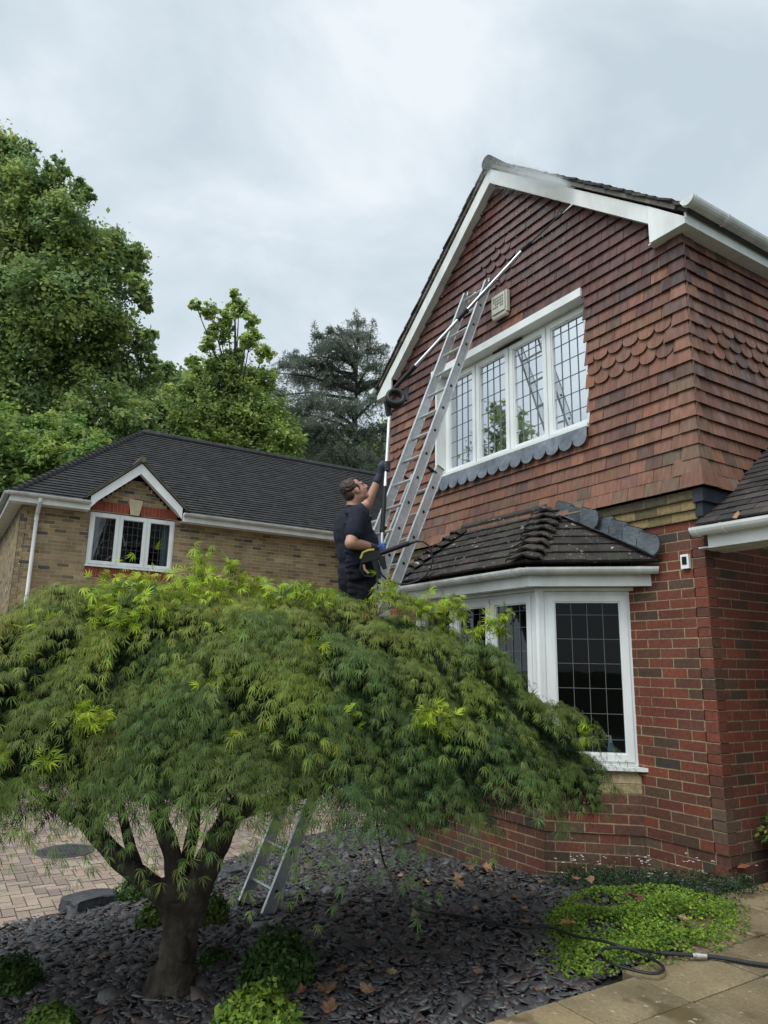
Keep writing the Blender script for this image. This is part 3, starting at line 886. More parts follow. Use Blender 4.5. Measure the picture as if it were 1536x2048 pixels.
# stepped lead flashing where the bay roof meets the brick: overlapping fan shaped pieces
mb = MB()
e, t = ev[0] + V3(0, -0.004, 0.02), T0 + V3(0, -0.02, 0.0)
d = (t - e)
cnt = 8
inn = (ev[1] - ev[0]).normalized()
for i in range(cnt):
    p0, p1 = e + d * (i / cnt), e + d * ((i + 1.06) / cnt)
    o = 0.016 + 0.0065 * (cnt - i)
    if p0.z > 2.52: o += 0.05
    lift = 0.052 + 0.004 * (cnt - i)
    a0_, a1_ = p0 + inn * 0.105 + V3(0, 0, lift), p1 + inn * 0.105 + V3(0, 0, lift)
    b0_, b1_ = V3(p0.x, -o - 0.012, p0.z + 0.035), V3(p1.x, -o - 0.012, p1.z + 0.035)
    lc = random.uniform(0.7, 1.3); fc = (0.058 * lc, 0.068 * lc, 0.076 * lc)
    mb.extrude([a0_, b0_, b1_, a1_], (0, 0, -0.005), fc)
    if i > 6: continue
    q0, q1 = V3(p0.x, -o - 0.006, p0.z + 0.03), V3(p1.x, -o - 0.006, p1.z + 0.03)
    hh = 0.15 if i < 5 else 0.11
    fan = [q0, q0 + V3(0.045, 0, hh * 0.22), q0 + V3(0.066, -0.002, hh * 0.52), q0 + V3(0.062, -0.003, hh * 0.84), q0 + V3(0.036, -0.003, hh * 1.06), q1 + V3(0.045, -0.002, hh * 0.86), q1 + V3(0.012, 0, hh * 0.62), q1]
    cen = sum(fan[1:], fan[0]) / len(fan)
    mb.extrude([cen + (p - cen) * 1.11 + V3(0, 0.004, 0) for p in fan], (0, -0.003, 0), (0.010, 0.012, 0.014))
    mb.extrude(fan, (0, -0.0045, 0), fc)
mb.build('lead_flashing', M_flash, house)
# dark lead corner piece between tile hanging and porch roof
mb = MB()
for (o, z0, z1, w0) in ((0.015, 2.47, 2.60, 0.06), (0.035, 2.58, 2.70, 0.17), (0.062, 2.69, 2.795, 0.28)):
    mb.box((-0.03, -o, z0), (o, w0, z1))
mb.build('lead_corner', M_darklead, house)

# bay interior
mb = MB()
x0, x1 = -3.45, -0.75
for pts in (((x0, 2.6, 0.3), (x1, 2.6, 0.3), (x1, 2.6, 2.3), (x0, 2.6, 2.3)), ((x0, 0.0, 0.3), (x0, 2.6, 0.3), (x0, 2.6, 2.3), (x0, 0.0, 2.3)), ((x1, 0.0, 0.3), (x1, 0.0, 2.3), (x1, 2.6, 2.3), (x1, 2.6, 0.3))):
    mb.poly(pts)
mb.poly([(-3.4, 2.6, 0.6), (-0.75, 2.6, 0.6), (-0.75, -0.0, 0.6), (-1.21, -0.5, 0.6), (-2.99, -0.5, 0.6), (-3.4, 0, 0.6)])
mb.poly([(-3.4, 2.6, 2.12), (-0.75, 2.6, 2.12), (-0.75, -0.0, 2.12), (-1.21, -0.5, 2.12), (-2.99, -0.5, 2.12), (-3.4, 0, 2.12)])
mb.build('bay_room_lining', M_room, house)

# ---- porch roof over the side entrance
mb = MB()
PX1 = 3.3
def pz(y): return 2.50 + (y + 0.08) * 0.75
mb.extrude([(0.02, -0.08, pz(-0.08) - 0.02), (0.02, 2.3, pz(2.3) - 0.02), (0.02, 2.3, pz(2.3) - 0.08), (0.02, -0.08, pz(-0.08) - 0.08)], (PX1, 0, 0), (0.03, 0.028, 0.027))
pup = V3(0, -0.75, 1).normalized(); psd = V3(0, 1, 0.75).normalized()
PT = [(3, (0.032, 0.027, 0.026)), (2, (0.045, 0.037, 0.034)), (1, (0.06, 0.048, 0.042))]
for r in range(24):
    pos = 0.012 - 0.0825 * (r % 2)
    while pos < PX1:
        s0, s1 = max(0.012, pos), pos + 0.163; pos += 0.165
        c = V3((s0 + s1) / 2, -0.10, 2.485) + psd * (r * 0.1 + 0.075) + pup * (0.012 + random.uniform(-0.003, 0.004))
        if s1 - s0 < 0.02: continue
        mb.obox(c, ((s1 - s0) / 2, 0, 0), (psd + pup * -0.09).normalized() * 0.075, pup * 0.008, pick(PT))
mb.build('porch_roof', M_roof, house)
mb = MB()
mb.box((0.115, -0.125, 2.31), (PX1, -0.105, 2.42))
mb.build('porch_fascia', M_upvc, house)
mb = MB()
for i in range(5):
    mb.box((0.02, -0.104 + 0.066 * i, 2.318 + 0.004 * (i % 2)), (PX1, -0.042 + 0.066 * i, 2.328))
mb.build('porch_soffit', M_board, house)
mb = MB()
half_gutter(mb, (0.045, -0.19, 2.455), (PX1, -0.19, 2.445), 0.058)
for x in (0.09, 0.30, 1.2, 2.1, 3.0): gutter_clip(mb, (x, -0.19, 2.455), (1, 0, 0), 0.065, 0.010)
mb.build('porch_gutter', M_upvc, house)

# things fixed to the wall
t = thing('alarm_box', 'cream burglar alarm box with grey lettering beside the top of the ladder', 'alarm box', (-2.12, -0.05, 5.2))
mb = MB()
z = 5.165
mb.extrude([(-2.27, -0.055, z + 0.02), (-2.02, -0.055, z + 0.02), (-2.02, -0.055, z + 0.27), (-2.27, -0.055, z + 0.27)], (0, -0.04, 0))
mb.extrude([(-2.25, -0.095, z + 0.04), (-2.04, -0.095, z + 0.04), (-2.04, -0.095, z + 0.255), (-2.25, -0.095, z + 0.255)], (0, -0.02, 0))
mb.tube([(-2.25, -0.075, z + 0.01), (-2.04, -0.075, z + 0.01)], 0.03, 10)
M_cream = mat('cream plastic', (0.52, 0.50, 0.42), 0.45, noise=(9, 0.85, 1.05))
mb.build('case', M_cream, t)
mb = MB()
for r in range(4):
    for c in range(6):
        if random.random() < 0.82:
            xx = -2.22 + c * 0.028
            mb.box((xx, -0.1165, z + 0.22 - r * 0.034 - 0.022), (xx + 0.02, -0.1155, z + 0.22 - r * 0.034))
mb.build('lettering', mat('grey print', (0.12, 0.12, 0.11), 0.6), t)
t = thing('doorbell_camera', 'small white doorbell box with black face on red brick by the porch', 'doorbell', (-0.155, -0.01, 2.25))
mb = MB()
mb.extrude([(-0.192, -0.004, 2.195), (-0.122, -0.004, 2.195), (-0.122, -0.004, 2.305), (-0.192, -0.004, 2.305)], (0, -0.026, 0))
mb.build('case', M_upvc, t)
mb = MB(); mb.box((-0.178, -0.0335, 2.225), (-0.138, -0.0301, 2.287)); mb.build('screen', M_black, t)
# ------------------------------------------------------------------ the yellow brick wing across the drive
wing = thing('yellow_brick_house', 'yellow brick house with dark hipped tile roof and a small gable over its window', 'house', (-14.6, 0, -0.6))
mb = MB()
XW = -12.0
brick_wall(mb, (XW, -3.70), (XW, 3.45), 0.2, 4.46, YEL, mortar=MORT_Y, excl=[(-2.45 + 3.70, -0.705 + 3.70, 3.10, 4.46)], depth=0.02, own_a=1)
brick_wall(mb, (-19.5, -3.70), (XW, -3.70), 0.2, 4.46, YEL, mortar=MORT_Y, depth=0.02, own_b=0)
brick_wall(mb, (XW, 3.45), (-4.5, 3.45), 1.2, 4.46, YEL, mortar=MORT_Y, depth=0.02)
GC, GTOP, GS = -1.575, 5.30, 0.90           # small gable
def slim(z):
    h = (GTOP - z) / GS
    return None if h < 0.08 else (GC - h + 3.70, GC + h + 3.70)
brick_wall(mb, (XW, -3.70), (XW, 3.45), 4.46, 5.30, YEL, mortar=MORT_Y, slim=slim, excl=[(-2.5 + 3.7, -0.65 + 3.7, 4.45, 4.672)])
mb.box((XW - 0.3, -3.69, -0.7), (XW - 0.03, 3.4, 3.09), (0.2, 0.15, 0.08))
mb.poly([(XW - 0.012, -3.7, -0.7), (XW - 0.012, 3.45, -0.7), (XW - 0.012, 3.45, 0.25), (XW - 0.012, -3.7, 0.25)], (0.2, 0.15, 0.08))
mb.poly([(-19.5, -3.688, -0.7), (XW, -3.688, -0.7), (XW, -3.688, 0.25), (-19.5, -3.688, 0.25)], (0.2, 0.15, 0.08))
mb.build('brick_wall', M_ybrick, wing)
mb = MB()
ax, dy, nx_ = (XW, 0, 0), (0, 1, 0), (1, 0, 0)
soldiers(mb, ax, dy, nx_, -2.45, -0.705, 3.10, 3.305); mb.build('soldier_course', M_ybrick, wing)
for y0, y1 in ((-2.47, -1.70), (-1.45, -0.68)):
    mb = MB(); soldiers(mb, ax, dy, nx_, y0, y1, 4.46, 4.672); mb.build('soldier_course', M_ybrick, wing)
mb = MB()
soldiers(mb, (0, 3.45, 0), (1, 0, 0), (0, -1, 0), -11.75, -11.2, 3.22, 3.42)
mb.build('soldier_course', M_ybrick, wing)
mb = MB()
mb.extrude([(XW, -1.665, 4.452), (XW, -1.485, 4.452), (XW, -1.43, 4.785), (XW, -1.72, 4.785)], (0.022, 0, 0))
mb.build('keystone', mat('pale stone', (0.50, 0.42, 0.28), 0.85, noise=(8, 0.85, 1.08)), wing)
lw = casements(wing, (XW - 0.02, 0, 0), dy, nx_, -2.44, -0.71, 3.335, 4.43, 3, 0.045, 0.055, M_glass_left, M_came_l, 4, [0.13, 0.31, 0.49, 0.67, 0.85])
tag(lw, 'three light white casement window with dark leaded panes')
mb = MB(); mb.box((XW - 0.03, -2.46, 3.306), (XW + 0.045, -0.695, 3.334)); mb.build('sill', M_upvc, lw)
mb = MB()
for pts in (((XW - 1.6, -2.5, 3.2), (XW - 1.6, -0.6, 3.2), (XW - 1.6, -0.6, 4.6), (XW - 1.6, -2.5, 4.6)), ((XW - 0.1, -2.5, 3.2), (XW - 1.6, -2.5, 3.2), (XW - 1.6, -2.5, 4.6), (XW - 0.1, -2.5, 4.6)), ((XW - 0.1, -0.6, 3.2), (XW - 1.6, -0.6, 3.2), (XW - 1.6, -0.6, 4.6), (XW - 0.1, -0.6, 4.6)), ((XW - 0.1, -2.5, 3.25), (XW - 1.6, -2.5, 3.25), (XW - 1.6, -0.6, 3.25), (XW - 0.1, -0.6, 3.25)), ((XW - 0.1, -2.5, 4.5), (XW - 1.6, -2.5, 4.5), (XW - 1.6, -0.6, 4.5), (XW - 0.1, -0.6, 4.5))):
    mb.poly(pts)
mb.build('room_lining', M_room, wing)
mb = MB()
def ycurtain(y0, y1, z0, z1, x, folds, yt0=None, yt1=None):
    n = folds * 6; pr = None
    for i in range(n + 1):
        y = y0 + (y1 - y0) * i / n; xx = x + 0.02 * math.sin(i / 6 * 2 * PI)
        yt = (yt0 if yt0 is not None else y0) + ((yt1 if yt1 is not None else y1) - (yt0 if yt0 is not None else y0)) * i / n
        if pr: mb.poly([(pr[0], pr[1], z0), (xx, y, z0), (xx, yt, z1), (pr[0], pr[2], z1)])
        pr = (xx, y, yt)
M_bcurt = mat('blue grey curtain', (0.30, 0.34, 0.36), 0.9)
ycurtain(-2.40, -2.28, 3.4, 4.42, XW - 0.22, 4, -2.42, -2.08); mb.build('curtain', M_bcurt, wing)
mb = MB(); ycurtain(-0.92, -0.74, 3.4, 4.42, XW - 0.22, 4); mb.build('curtain', M_bcurt, wing)
# roof
mb = MB()
WT = [(3, (0.030, 0.030, 0.031)), (2, (0.034, 0.034, 0.034)), (0.6, (0.040, 0.040, 0.039))]
EX, EZW, RUN, TP = -11.70, 4.55, 2.94, 0.877
RY = -0.98
rz = EZW + RUN * TP
for r in range(24):
    f0, f1 = r / 24, (r + 1) / 24
    hh = max(0.0, (5.53 - (EZW + RUN * TP * f0)) / 0.90)
    ya, yb = -3.92 + RUN * f0, 3.2 + RUN * f0
    for (q0, q1) in (((ya, -1.575 - hh), (-1.575 + hh, yb)) if hh > 0 else ((ya, yb),)):
        mb.poly([(EX - RUN * f0, q0, EZW + RUN * TP * f0), (EX - RUN * f0, q1, EZW + RUN * TP * f0), (EX - RUN * f1, q1, EZW + RUN * TP * f1), (EX - RUN * f1, q0, EZW + RUN * TP * f1)], (0.02, 0.02, 0.02))
mb.poly([(EX, -3.92, EZW), (EX - RUN, RY, rz), (EX - 2 * RUN, -3.92, EZW)], (0.03, 0.03, 0.03))
mb.poly([(EX - 2 * RUN, -3.92, EZW), (EX - RUN, RY, rz), (EX - RUN, 8, rz), (EX - 2 * RUN, 8, EZW)], (0.03, 0.03, 0.03))
mb.poly([(EX, 3.2, EZW), (-4.42, 3.2, EZW), (-4.42, 3.2 + RUN, rz), (EX - RUN, 3.2 + RUN, rz)], (0.02, 0.02, 0.02))
upw = V3(TP, 0, 1).normalized(); sdw = V3(-1, 0, TP).normalized()
RW = 36
for r in range(RW):
    f0, f1 = r / RW, min(1, (r + 1.3) / RW)
    ya, yb = -3.92 + RUN * f0 - 0.02, 3.2 + RUN * f0 + 0.05
    pos = ya - 0.09 * (r % 2)
    while pos < yb:
        s0, s1 = max(pos + 0.001, ya), min(pos + 0.182, yb); pos += 0.183
        if s1 - s0 < 0.03: continue
        # leave out what the little gable roof covers
        hh = (5.50 - (EZW + RUN * TP * f0)) / 0.90
        if hh > 0 and abs((s0 + s1) / 2 + 1.575) < hh: continue
        h0 = 0.036 + random.uniform(-0.003, 0.004)
        b = lambda f, s, h: V3(EX - RUN * f, s, EZW + RUN * TP * f) + upw * h
        col = pick(WT)
        mb.poly([b(f0, s0, h0), b(f0, s1, h0), b(f1, s1, 0.006), b(f1, s0, 0.006)], col)
        mb.poly([b(f0, s0, h0), b(f0, s0, 0.002), b(f0, s1, 0.002), b(f0, s1, h0)], col)
upr = V3(0, -TP, 1).normalized()
for r in range(RW):
    f0, f1 = r / RW, min(1, (r + 1.3) / RW)
    xa, xb = EX - RUN * f0, -4.42
    pos = xa - 0.09 * (r % 2)
    while pos < xb:
        s0, s1 = max(pos + 0.001, xa), min(pos + 0.182, xb); pos += 0.183
        if s1 - s0 < 0.03: continue
        h0 = 0.036 + random.uniform(-0.003, 0.004)
        b = lambda f, s, h: V3(s, 3.2 + RUN * f, EZW + RUN * TP * f) + upr * h
        col = pick(WT)
        mb.poly([b(f0, s0, h0), b(f0, s1, h0), b(f1, s1, 0.006), b(f1, s0, 0.006)], col)
        mb.poly([b(f0, s0, h0), b(f0, s0, 0.002), b(f0, s1, 0.002), b(f0, s1, h0)], col)
wr = mb.build('roof', M_roof, wing)
mb = MB()
y = RY
while y < 6.1:
    mb.tube([(EX - RUN, y, rz + 0.0), (EX - RUN, y + 0.44, rz + 0.0)], 0.10, 8, pick(WT)); y += 0.45
hp0, hp1 = V3(EX, -3.92, EZW), V3(EX - RUN, RY, rz)
nh = 34
for i in range(nh):
    a = hp0.lerp(hp1, i / nh); b = hp0.lerp(hp1, (i + 1.15) / nh)
    mb.tube([a + V3(0, 0, 0.02), b], [0.085, 0.06], 8, pick(WT))
mb.build('ridge_tile', M_roof, wing)
# the small gable's roof and bargeboards
mb = MB()
GX = XW + 0.25
ZB = 5.53
hw = 1.02
for sg in (-1, 1):
    e0 = V3(GX + 0.04, GC, ZB + 0.03); e1 = V3(GX + 0.04, GC + sg * hw, ZB + 0.03 - GS * hw)
    back = 1.6
    mb.extrude([e0, e1, e1 + V3(0, 0, 0.035), e0 + V3(0, 0, 0.035)], (-back, 0, 0), (0.10, 0.095, 0.07))
    L = (e1 - e0).length; dd = (e1 - e0) / L; up = V3(0, sg * GS, 1).normalized()
    for r in range(int(L / 0.11)):
        for j in range(6):
            c = e0 + dd * (0.11 * r + 0.07) + up * 0.045 + V3(-0.1 - 0.2 * j + random.uniform(-0.01, 0.01), 0, 0)
            mb.obox(c, (0.098, 0, 0), (dd + up * 0.10).normalized() * 0.072, up * 0.008, pick([(2, (0.10, 0.095, 0.07)), (2, (0.06, 0.058, 0.05)), (1, (0.14, 0.13, 0.08))]))
mb.tube([(GX + 0.06, GC, ZB + 0.08), (GX - 1.5, GC, ZB + 0.08)], 0.07, 8, (0.11, 0.10, 0.07))
mb.build('gable_roof', M_roof, wing)
for sg in (-1, 1):
    mb = MB()
    zt = lambda yy: ZB - abs(yy - GC) * GS
    ye = GC + sg * 0.93
    mb.extrude([(GX, GC + sg * 0.001, ZB), (GX, ye, zt(ye)), (GX, ye, zt(ye) - 0.25), (GX, GC + sg * 0.80, zt(GC + 0.80) - 0.10 - 0.10), (GX, GC + sg * 0.001, ZB - 0.225)], (-0.02, 0, 0))
    mb.extrude([(GX - 0.021, GC + sg * 0.001, ZB - 0.16), (GX - 0.021, ye, zt(ye) - 0.16), (GX - 0.021, ye, zt(ye) - 0.17), (GX - 0.021, GC + sg * 0.001, ZB - 0.17)], (-0.24, 0, 0))
    mb.build('bargeboard', M_upvc, wing)
# eaves
for (y0, y1) in ((-3.95, -2.51), (-0.64, 3.2)):
    mb = MB(); mb.box((EX - 0.02, y0, 4.395), (EX, y1, 4.53)); mb.box((XW + 0.005, y0, 4.40), (EX - 0.021, y1, 4.41)); mb.build('fascia', M_upvc, wing)
    mb = MB(); half_gutter(mb, (EX + 0.06, y0 - (0.06 if y0 < -3 else 0), 4.565), (EX + 0.06, y1, 4.565), 0.062)
    for y in np.arange(y0 + 0.25, y1, 0.8): gutter_clip(mb, (EX + 0.06, y, 4.565), (0, 1, 0), 0.067)
    mb.build('gutter', M_gutter, wing)
mb = MB(); mb.box((-19.5, -3.95, 4.395), (EX - 0.021, -3.93, 4.53)); mb.box((-19.5, -3.929, 4.40), (XW, -3.705, 4.41)); mb.build('fascia', M_gutter, wing)
mb = MB(); half_gutter(mb, (-19.5, -4.0, 4.565), (EX + 0.06, -4.0, 4.565), 0.062); mb.build('gutter', mat('dirty gutter', (0.34, 0.36, 0.36), 0.5, noise=(5, 0.7, 1.1)), wing)
mb = MB(); mb.box((EX + 0.0, 3.13, 4.395), (-4.5, 3.15, 4.53)); mb.build('fascia', M_upvc, wing)
mb = MB(); half_gutter(mb, (EX + 0.1, 3.08, 4.565), (-4.5, 3.08, 4.565), 0.062); mb.build('gutter', M_gutter, wing)
mb = MB()
mb.tube([(EX + 0.06, -3.43, 4.50), (EX + 0.05, -3.43, 4.44), (XW + 0.09, -3.43, 4.22), (XW + 0.07, -3.43, 4.12)], 0.04, 10)
mb.tube([(XW + 0.07, -3.43, 4.15), (XW + 0.07, -3.43, -0.5)], 0.036, 10)
mb.tube([(XW + 0.07, -3.43, 4.10), (XW + 0.07, -3.43, 4.17)], 0.044, 10)
mb.build('downpipe', M_upvc, wing)
mb = MB(); mb.tube([(-10.03, 3.36, 4.45), (-10.03, 3.36, -0.5)], 0.036, 8); mb.build('downpipe', M_upvc, wing)
mb = MB(); mb.box((XW - 0.07, -3.7085, 0.2), (XW - 0.035, -3.7012, 4.39)); mb.build('movement_joint', M_black, wing)

# ------------------------------------------------------------------ ground, drive, bed, path
def sheet(name, x0, x1, y0, y1, nx, ny, zf, mt, kind='structure'):
    b = MB()
    xs = np.linspace(x0, x1, nx + 1); ys = np.linspace(y0, y1, ny + 1)
    for i in range(nx):
        for j in range(ny):
            b.poly([(xs[i], ys[j], zf(xs[i], ys[j])), (xs[i + 1], ys[j], zf(xs[i + 1], ys[j])), (xs[i + 1], ys[j + 1], zf(xs[i + 1], ys[j + 1])), (xs[i], ys[j + 1], zf(xs[i], ys[j + 1]))])
    o = b.build(name, mt); o['kind'] = kind
    return o
M_grass = mat('rough grass', (0.05, 0.065, 0.025), 0.95, noise=(3, 0.6, 1.4), bump=(40, 0.6, 0.02))
b = MB(); b.poly([(-900, -900, -0.66), (900, -900, -0.66), (900, 900, -0.66), (-900, 900, -0.66)])
g = b.build('ground', M_grass); g['kind'] = 'structure'

EDGE = [(-2.9, -6.5), (-3.15, -5.2), (-3.38, -4.25), (-3.55, -3.6), (-3.72, -3.0), (-4.05, -2.45), (-4.42, -1.9), (-4.85, -1.1), (-5.1, -0.3), (-5.2, 0.6)]
def edge_x(y):
    if y <= EDGE[0][1]: return EDGE[0][0]
    for (xa, ya), (xb, yb) in zip(EDGE[:-1], EDGE[1:]):
        if ya <= y <= yb: return xa + (xb - xa) * (y - ya) / (yb - ya)
    return EDGE[-1][0]
# bed base
b = MB()
ys = np.linspace(-6.5, 0.05, 34)
for j in range(33):
    ya, yb = ys[j], ys[j + 1]
    for i in range(20):
        def pt(y, f):
            x = edge_x(y) + (0.62 - edge_x(y)) * f
            return (x, y, gz(x, y) - 0.012)
        b.poly([pt(ya, i / 20), pt(ya, (i + 1) / 20), pt(yb, (i + 1) / 20), pt(yb, i / 20)])
o = b.build('planting_bed', M_soil); o['kind'] = 'structure'
# the block paved drive, herringbone
M_pave = mat('block paving', None, 0.85, noise=(2.2, 0.75, 1.2), noise2=(70, 0.8, 1.2), bump=(90, 0.4, 0.004), spots=[(60, 0.72, (0.42, 0.38, 0.32)), (6, 0.70, (0.11, 0.12, 0.06))])
b = MB()
PAV = [(4, (0.27, 0.20, 0.155)), (3, (0.235, 0.18, 0.145)), (2, (0.29, 0.23, 0.18)), (1, (0.20, 0.155, 0.13))]
b.poly([(-25, -14, -0.612), (-2.6, -14, -0.612), (-2.6, 3.4, -0.612), (-25, 3.4, -0.612)], (0.09, 0.08, 0.06))
w1, l1 = 0.1, 0.2
def brickq(x, y, dx, dy):
    if x + dx < edge_x(y) + 0.05 and -12 < x < 0 and -9 < y < 3.3:
        g_ = 0.004; z = -0.604 + random.uniform(-0.002, 0.002); col = pick(PAV)
        b.poly([(x + g_, y + g_, z), (x + dx - g_, y + g_, z), (x + dx - g_, y + dy - g_, z), (x + g_, y + dy - g_, z)], col)
for r in range(-100, 60):
    for c in range(-50, 30):
        x = -6 + (r + 4 * c) * w1; y = -1 + r * w1
        brickq(x, y, l1, w1)
        brickq(x + 2 * w1, y - w1, w1, l1)
o = b.build('driveway', M_pave); o['kind'] = 'structure'
t = thing('manhole_cover', 'round dark metal manhole cover let into the block paving', 'manhole cover', (-5.67, -3.34, -0.6))
mb = MB()
mb.tube([(-5.67, -3.34, -0.603), (-5.67, -3.34, -0.596)], 0.30, 28)
mb.build('frame', mat('cast iron', (0.07, 0.07, 0.075), 0.55, metal=0.3, noise=(9, 0.7, 1.3)), t)
mb = MB()
for i in range(-7, 8):
    for j in range(-7, 8):
        if i * i + j * j < 46: mb.box((-5.67 + i * 0.036 - 0.011, -3.34 + j * 0.036 - 0.011, -0.5962), (-5.67 + i * 0.036 + 0.011, -3.34 + j * 0.036 + 0.011, -0.590))
mb.build('tread_plate', bpy.data.materials['cast iron'], t)

# slab path
M_slab = mat('stone slab', None, 0.55, noise=(2.4, 0.6, 1.25), noise2=(60, 0.8, 1.2), bump=(45, 0.35, 0.006), spots=[(3.2, 0.60, (0.10, 0.075, 0.035)), (26, 0.66, (0.36, 0.33, 0.27)), (70, 0.72, (0.06, 0.055, 0.04))], rough_noise=(2.0, 0.22, 0.7))
b = MB()
b.box((0.672, -9, -0.25), (9, 2.2, -0.02), (0.06, 0.055, 0.04)); b.box((0.10, -0.80, -0.25), (0.6715, 2.2, -0.02), (0.06, 0.055, 0.04)); b.box((0.30, -1.30, -0.25), (0.6715, -0.801, -0.02), (0.06, 0.055, 0.04))
xg_ = [0.665, 0.975, 1.43, 1.89, 2.35, 2.8, 3.25, 3.7, 4.2]
yg_ = [-7.5, -7.0, -6.55, -6.05, -5.6, -5.1, -4.65, -4.2, -3.75, -3.3, -2.83, -2.36, -1.84, -1.30, -0.82, -0.36, 0.1, 0.55, 1.0, 1.5, 2.19]
SL = [(2, (0.25, 0.185, 0.10)), (2, (0.215, 0.17, 0.10)), (2, (0.185, 0.145, 0.085)), (1, (0.27, 0.19, 0.09))]
def slab(x0, x1, y0, y1, z=0.0):
    g_ = 0.007; t_ = random.uniform(-0.003, 0.003)
    bev = 0.006
    lo = [(x0 + g_, y0 + g_), (x1 - g_, y0 + g_), (x1 - g_, y1 - g_), (x0 + g_, y1 - g_)]
    hi = [(x0 + g_ + bev, y0 + g_ + bev), (x1 - g_ - bev, y0 + g_ + bev), (x1 - g_ - bev, y1 - g_ - bev), (x0 + g_ + bev, y1 - g_ - bev)]
    col = pick(SL); zz = z + t_
    b.poly([(*p, zz) for p in hi], col)
    for i in range(4):
        j = (i + 1) % 4
        b.poly([(*lo[i], zz - 0.007), (*lo[j], zz - 0.007), (*hi[j], zz), (*hi[i], zz)], col)
        b.poly([(*lo[i], zz - 0.05), (*lo[j], zz - 0.05), (*lo[j], zz - 0.007), (*lo[i], zz - 0.007)], col)
for y0, y1 in zip(yg_[:-1], yg_[1:]):
    if y0 > -1.4: slab(0.30 if y0 < -0.7 else 0.10, 0.665, y0, y1)
    for x0, x1 in zip(xg_[:-1], xg_[1:]):
        slab(x0 if (x0 > 0.7 or y0 < -2.4 or y0 > -1.4) else x0 - (0.08 if y0 > -2.0 else 0.0), x1, y0, y1)
o = b.build('path', M_slab); o['kind'] = 'structure'
# ------------------------------------------------------------------ extension ladder
LW = 0.034
foot_r, foot_l = V3(-2.03, -2.57, -0.42), V3(-2.425, -2.60, -0.44)
top_r_base = V3(-2.145, -0.905, 3.30)
ldir = (top_r_base - foot_r).normalized()
lside = V3(-0.395, -0.02, -0.01)
lside = (lside - ldir * lside.dot(ldir))
lnorm = ldir.cross(lside).normalized()
if lnorm.y > 0: lnorm = -lnorm              # towards the climber
fly_top_r = V3(-2.215, -0.185, 5.575)
lad = thing('extension_ladder', 'silver aluminium two section ladder leaning on the tile hung gable', 'ladder', foot_r)
def stile(p0, p1, nrm, sd, name='stile'):
    mb = MB(); d = (p1 - p0).normalized(); s = sd.normalized(); n = (nrm - d * nrm.dot(d)).normalized()
    c = (p0 + p1) / 2; L = (p1 - p0) / 2
    D = 0.098
    # box section with rolled lips front and back
    mb.obox(c, L, s * 0.010, n * (D / 2 - 0.006))
    mb.obox(c + n * (D / 2 - 0.003), L, s * 0.015, n * 0.003)
    mb.obox(c - n * (D / 2 - 0.003), L, s * 0.015, n * 0.003)
    return mb
def section(base_r, top_r, side, n_r, first, step, nrm):
    d = (top_r - base_r).normalized(); L = (top_r - base_r).length
    for s in (0, 1):
        o = side * s
        mb = stile(base_r + o, top_r + o, nrm, side)
        st = mb.build('stile', M_alu, lad)
    q = first
    while q < L - 0.04:
        mb = MB()
        c0 = base_r + d * q + side.normalized() * 0.010; c1 = base_r + side + d * q - side.normalized() * 0.010
        nn = nrm.normalized()
        pts = [(0.016 * math.cos(a), 0.013 * math.sin(a)) for a in [i * PI / 4 + PI / 8 for i in range(8)]]
        mb.extrude([c0 + nn * x + d * y for x, y in pts], c1 - c0)
        rg_ = mb.build('rung', M_alu, lad)
        sn = side.normalized()
        for c, sg in ((c0 - sn * 0.020, -1), (c1 + sn * 0.020, 1)):      # dark hollow rung ends on the outer faces
            hm = MB(); hm.tube([c - sn * sg * 0.004, c + sn * sg * 0.0022], 0.0155, 12); hm.build('rung_end', M_rubber, rg_)
        q += step
section(foot_r, top_r_base + ldir * 0.02, lside, 0, 0.22, 0.28, lnorm)
fd = fly_top_r - (foot_r + lnorm * 0.098)
fly_b = foot_r + lnorm * 0.098 + ldir * 1.20 + lside.normalized() * 0.022
fside = lside * 0.90
section(fly_b, fly_top_r, fside, 0, 0.14, 0.28, lnorm)
for s in (0, 1):                             # wall stand-offs, guide brackets at the overlap, feet
    p = fly_top_r + fside * s; d2 = (fly_top_r - fly_b).normalized()
    mb = MB(); mb.tube([p - d2 * 0.06, p + d2 * 0.03, p + d2 * 0.08 + V3(0, 0.10, 0)], 0.009, 8)
    mb.ball(p + d2 * 0.08 + V3(0, 0.10, 0), 0.019, n=10); mb.ball(p + d2 * 0.045, 0.014, n=8)
    mb.build('stand_off', M_alu, lad)
    p = top_r_base + lside * s; q = p + lnorm * 0.08 - ldir * 0.06
    mb = MB(); mb.obox(q, ldir * 0.004, lside.normalized() * 0.021, lnorm * 0.06); mb.build('guide_bracket', M_black, lad)
    mb = MB(); mb.obox(foot_r + lside * s + ldir * 0.02, ldir * 0.03, lside.normalized() * 0.02, lnorm * 0.05); mb.build('foot', M_rubber, lad)
mb = MB()
p = top_r_base + ldir * 0.022
mb.obox(p, ldir * 0.004, lside.normalized() * 0.017, lnorm * 0.046)
mb.build('end_cap', mat('mossy plastic', (0.35, 0.36, 0.16), 0.7, noise=(60, 0.5, 1.3)), lad)

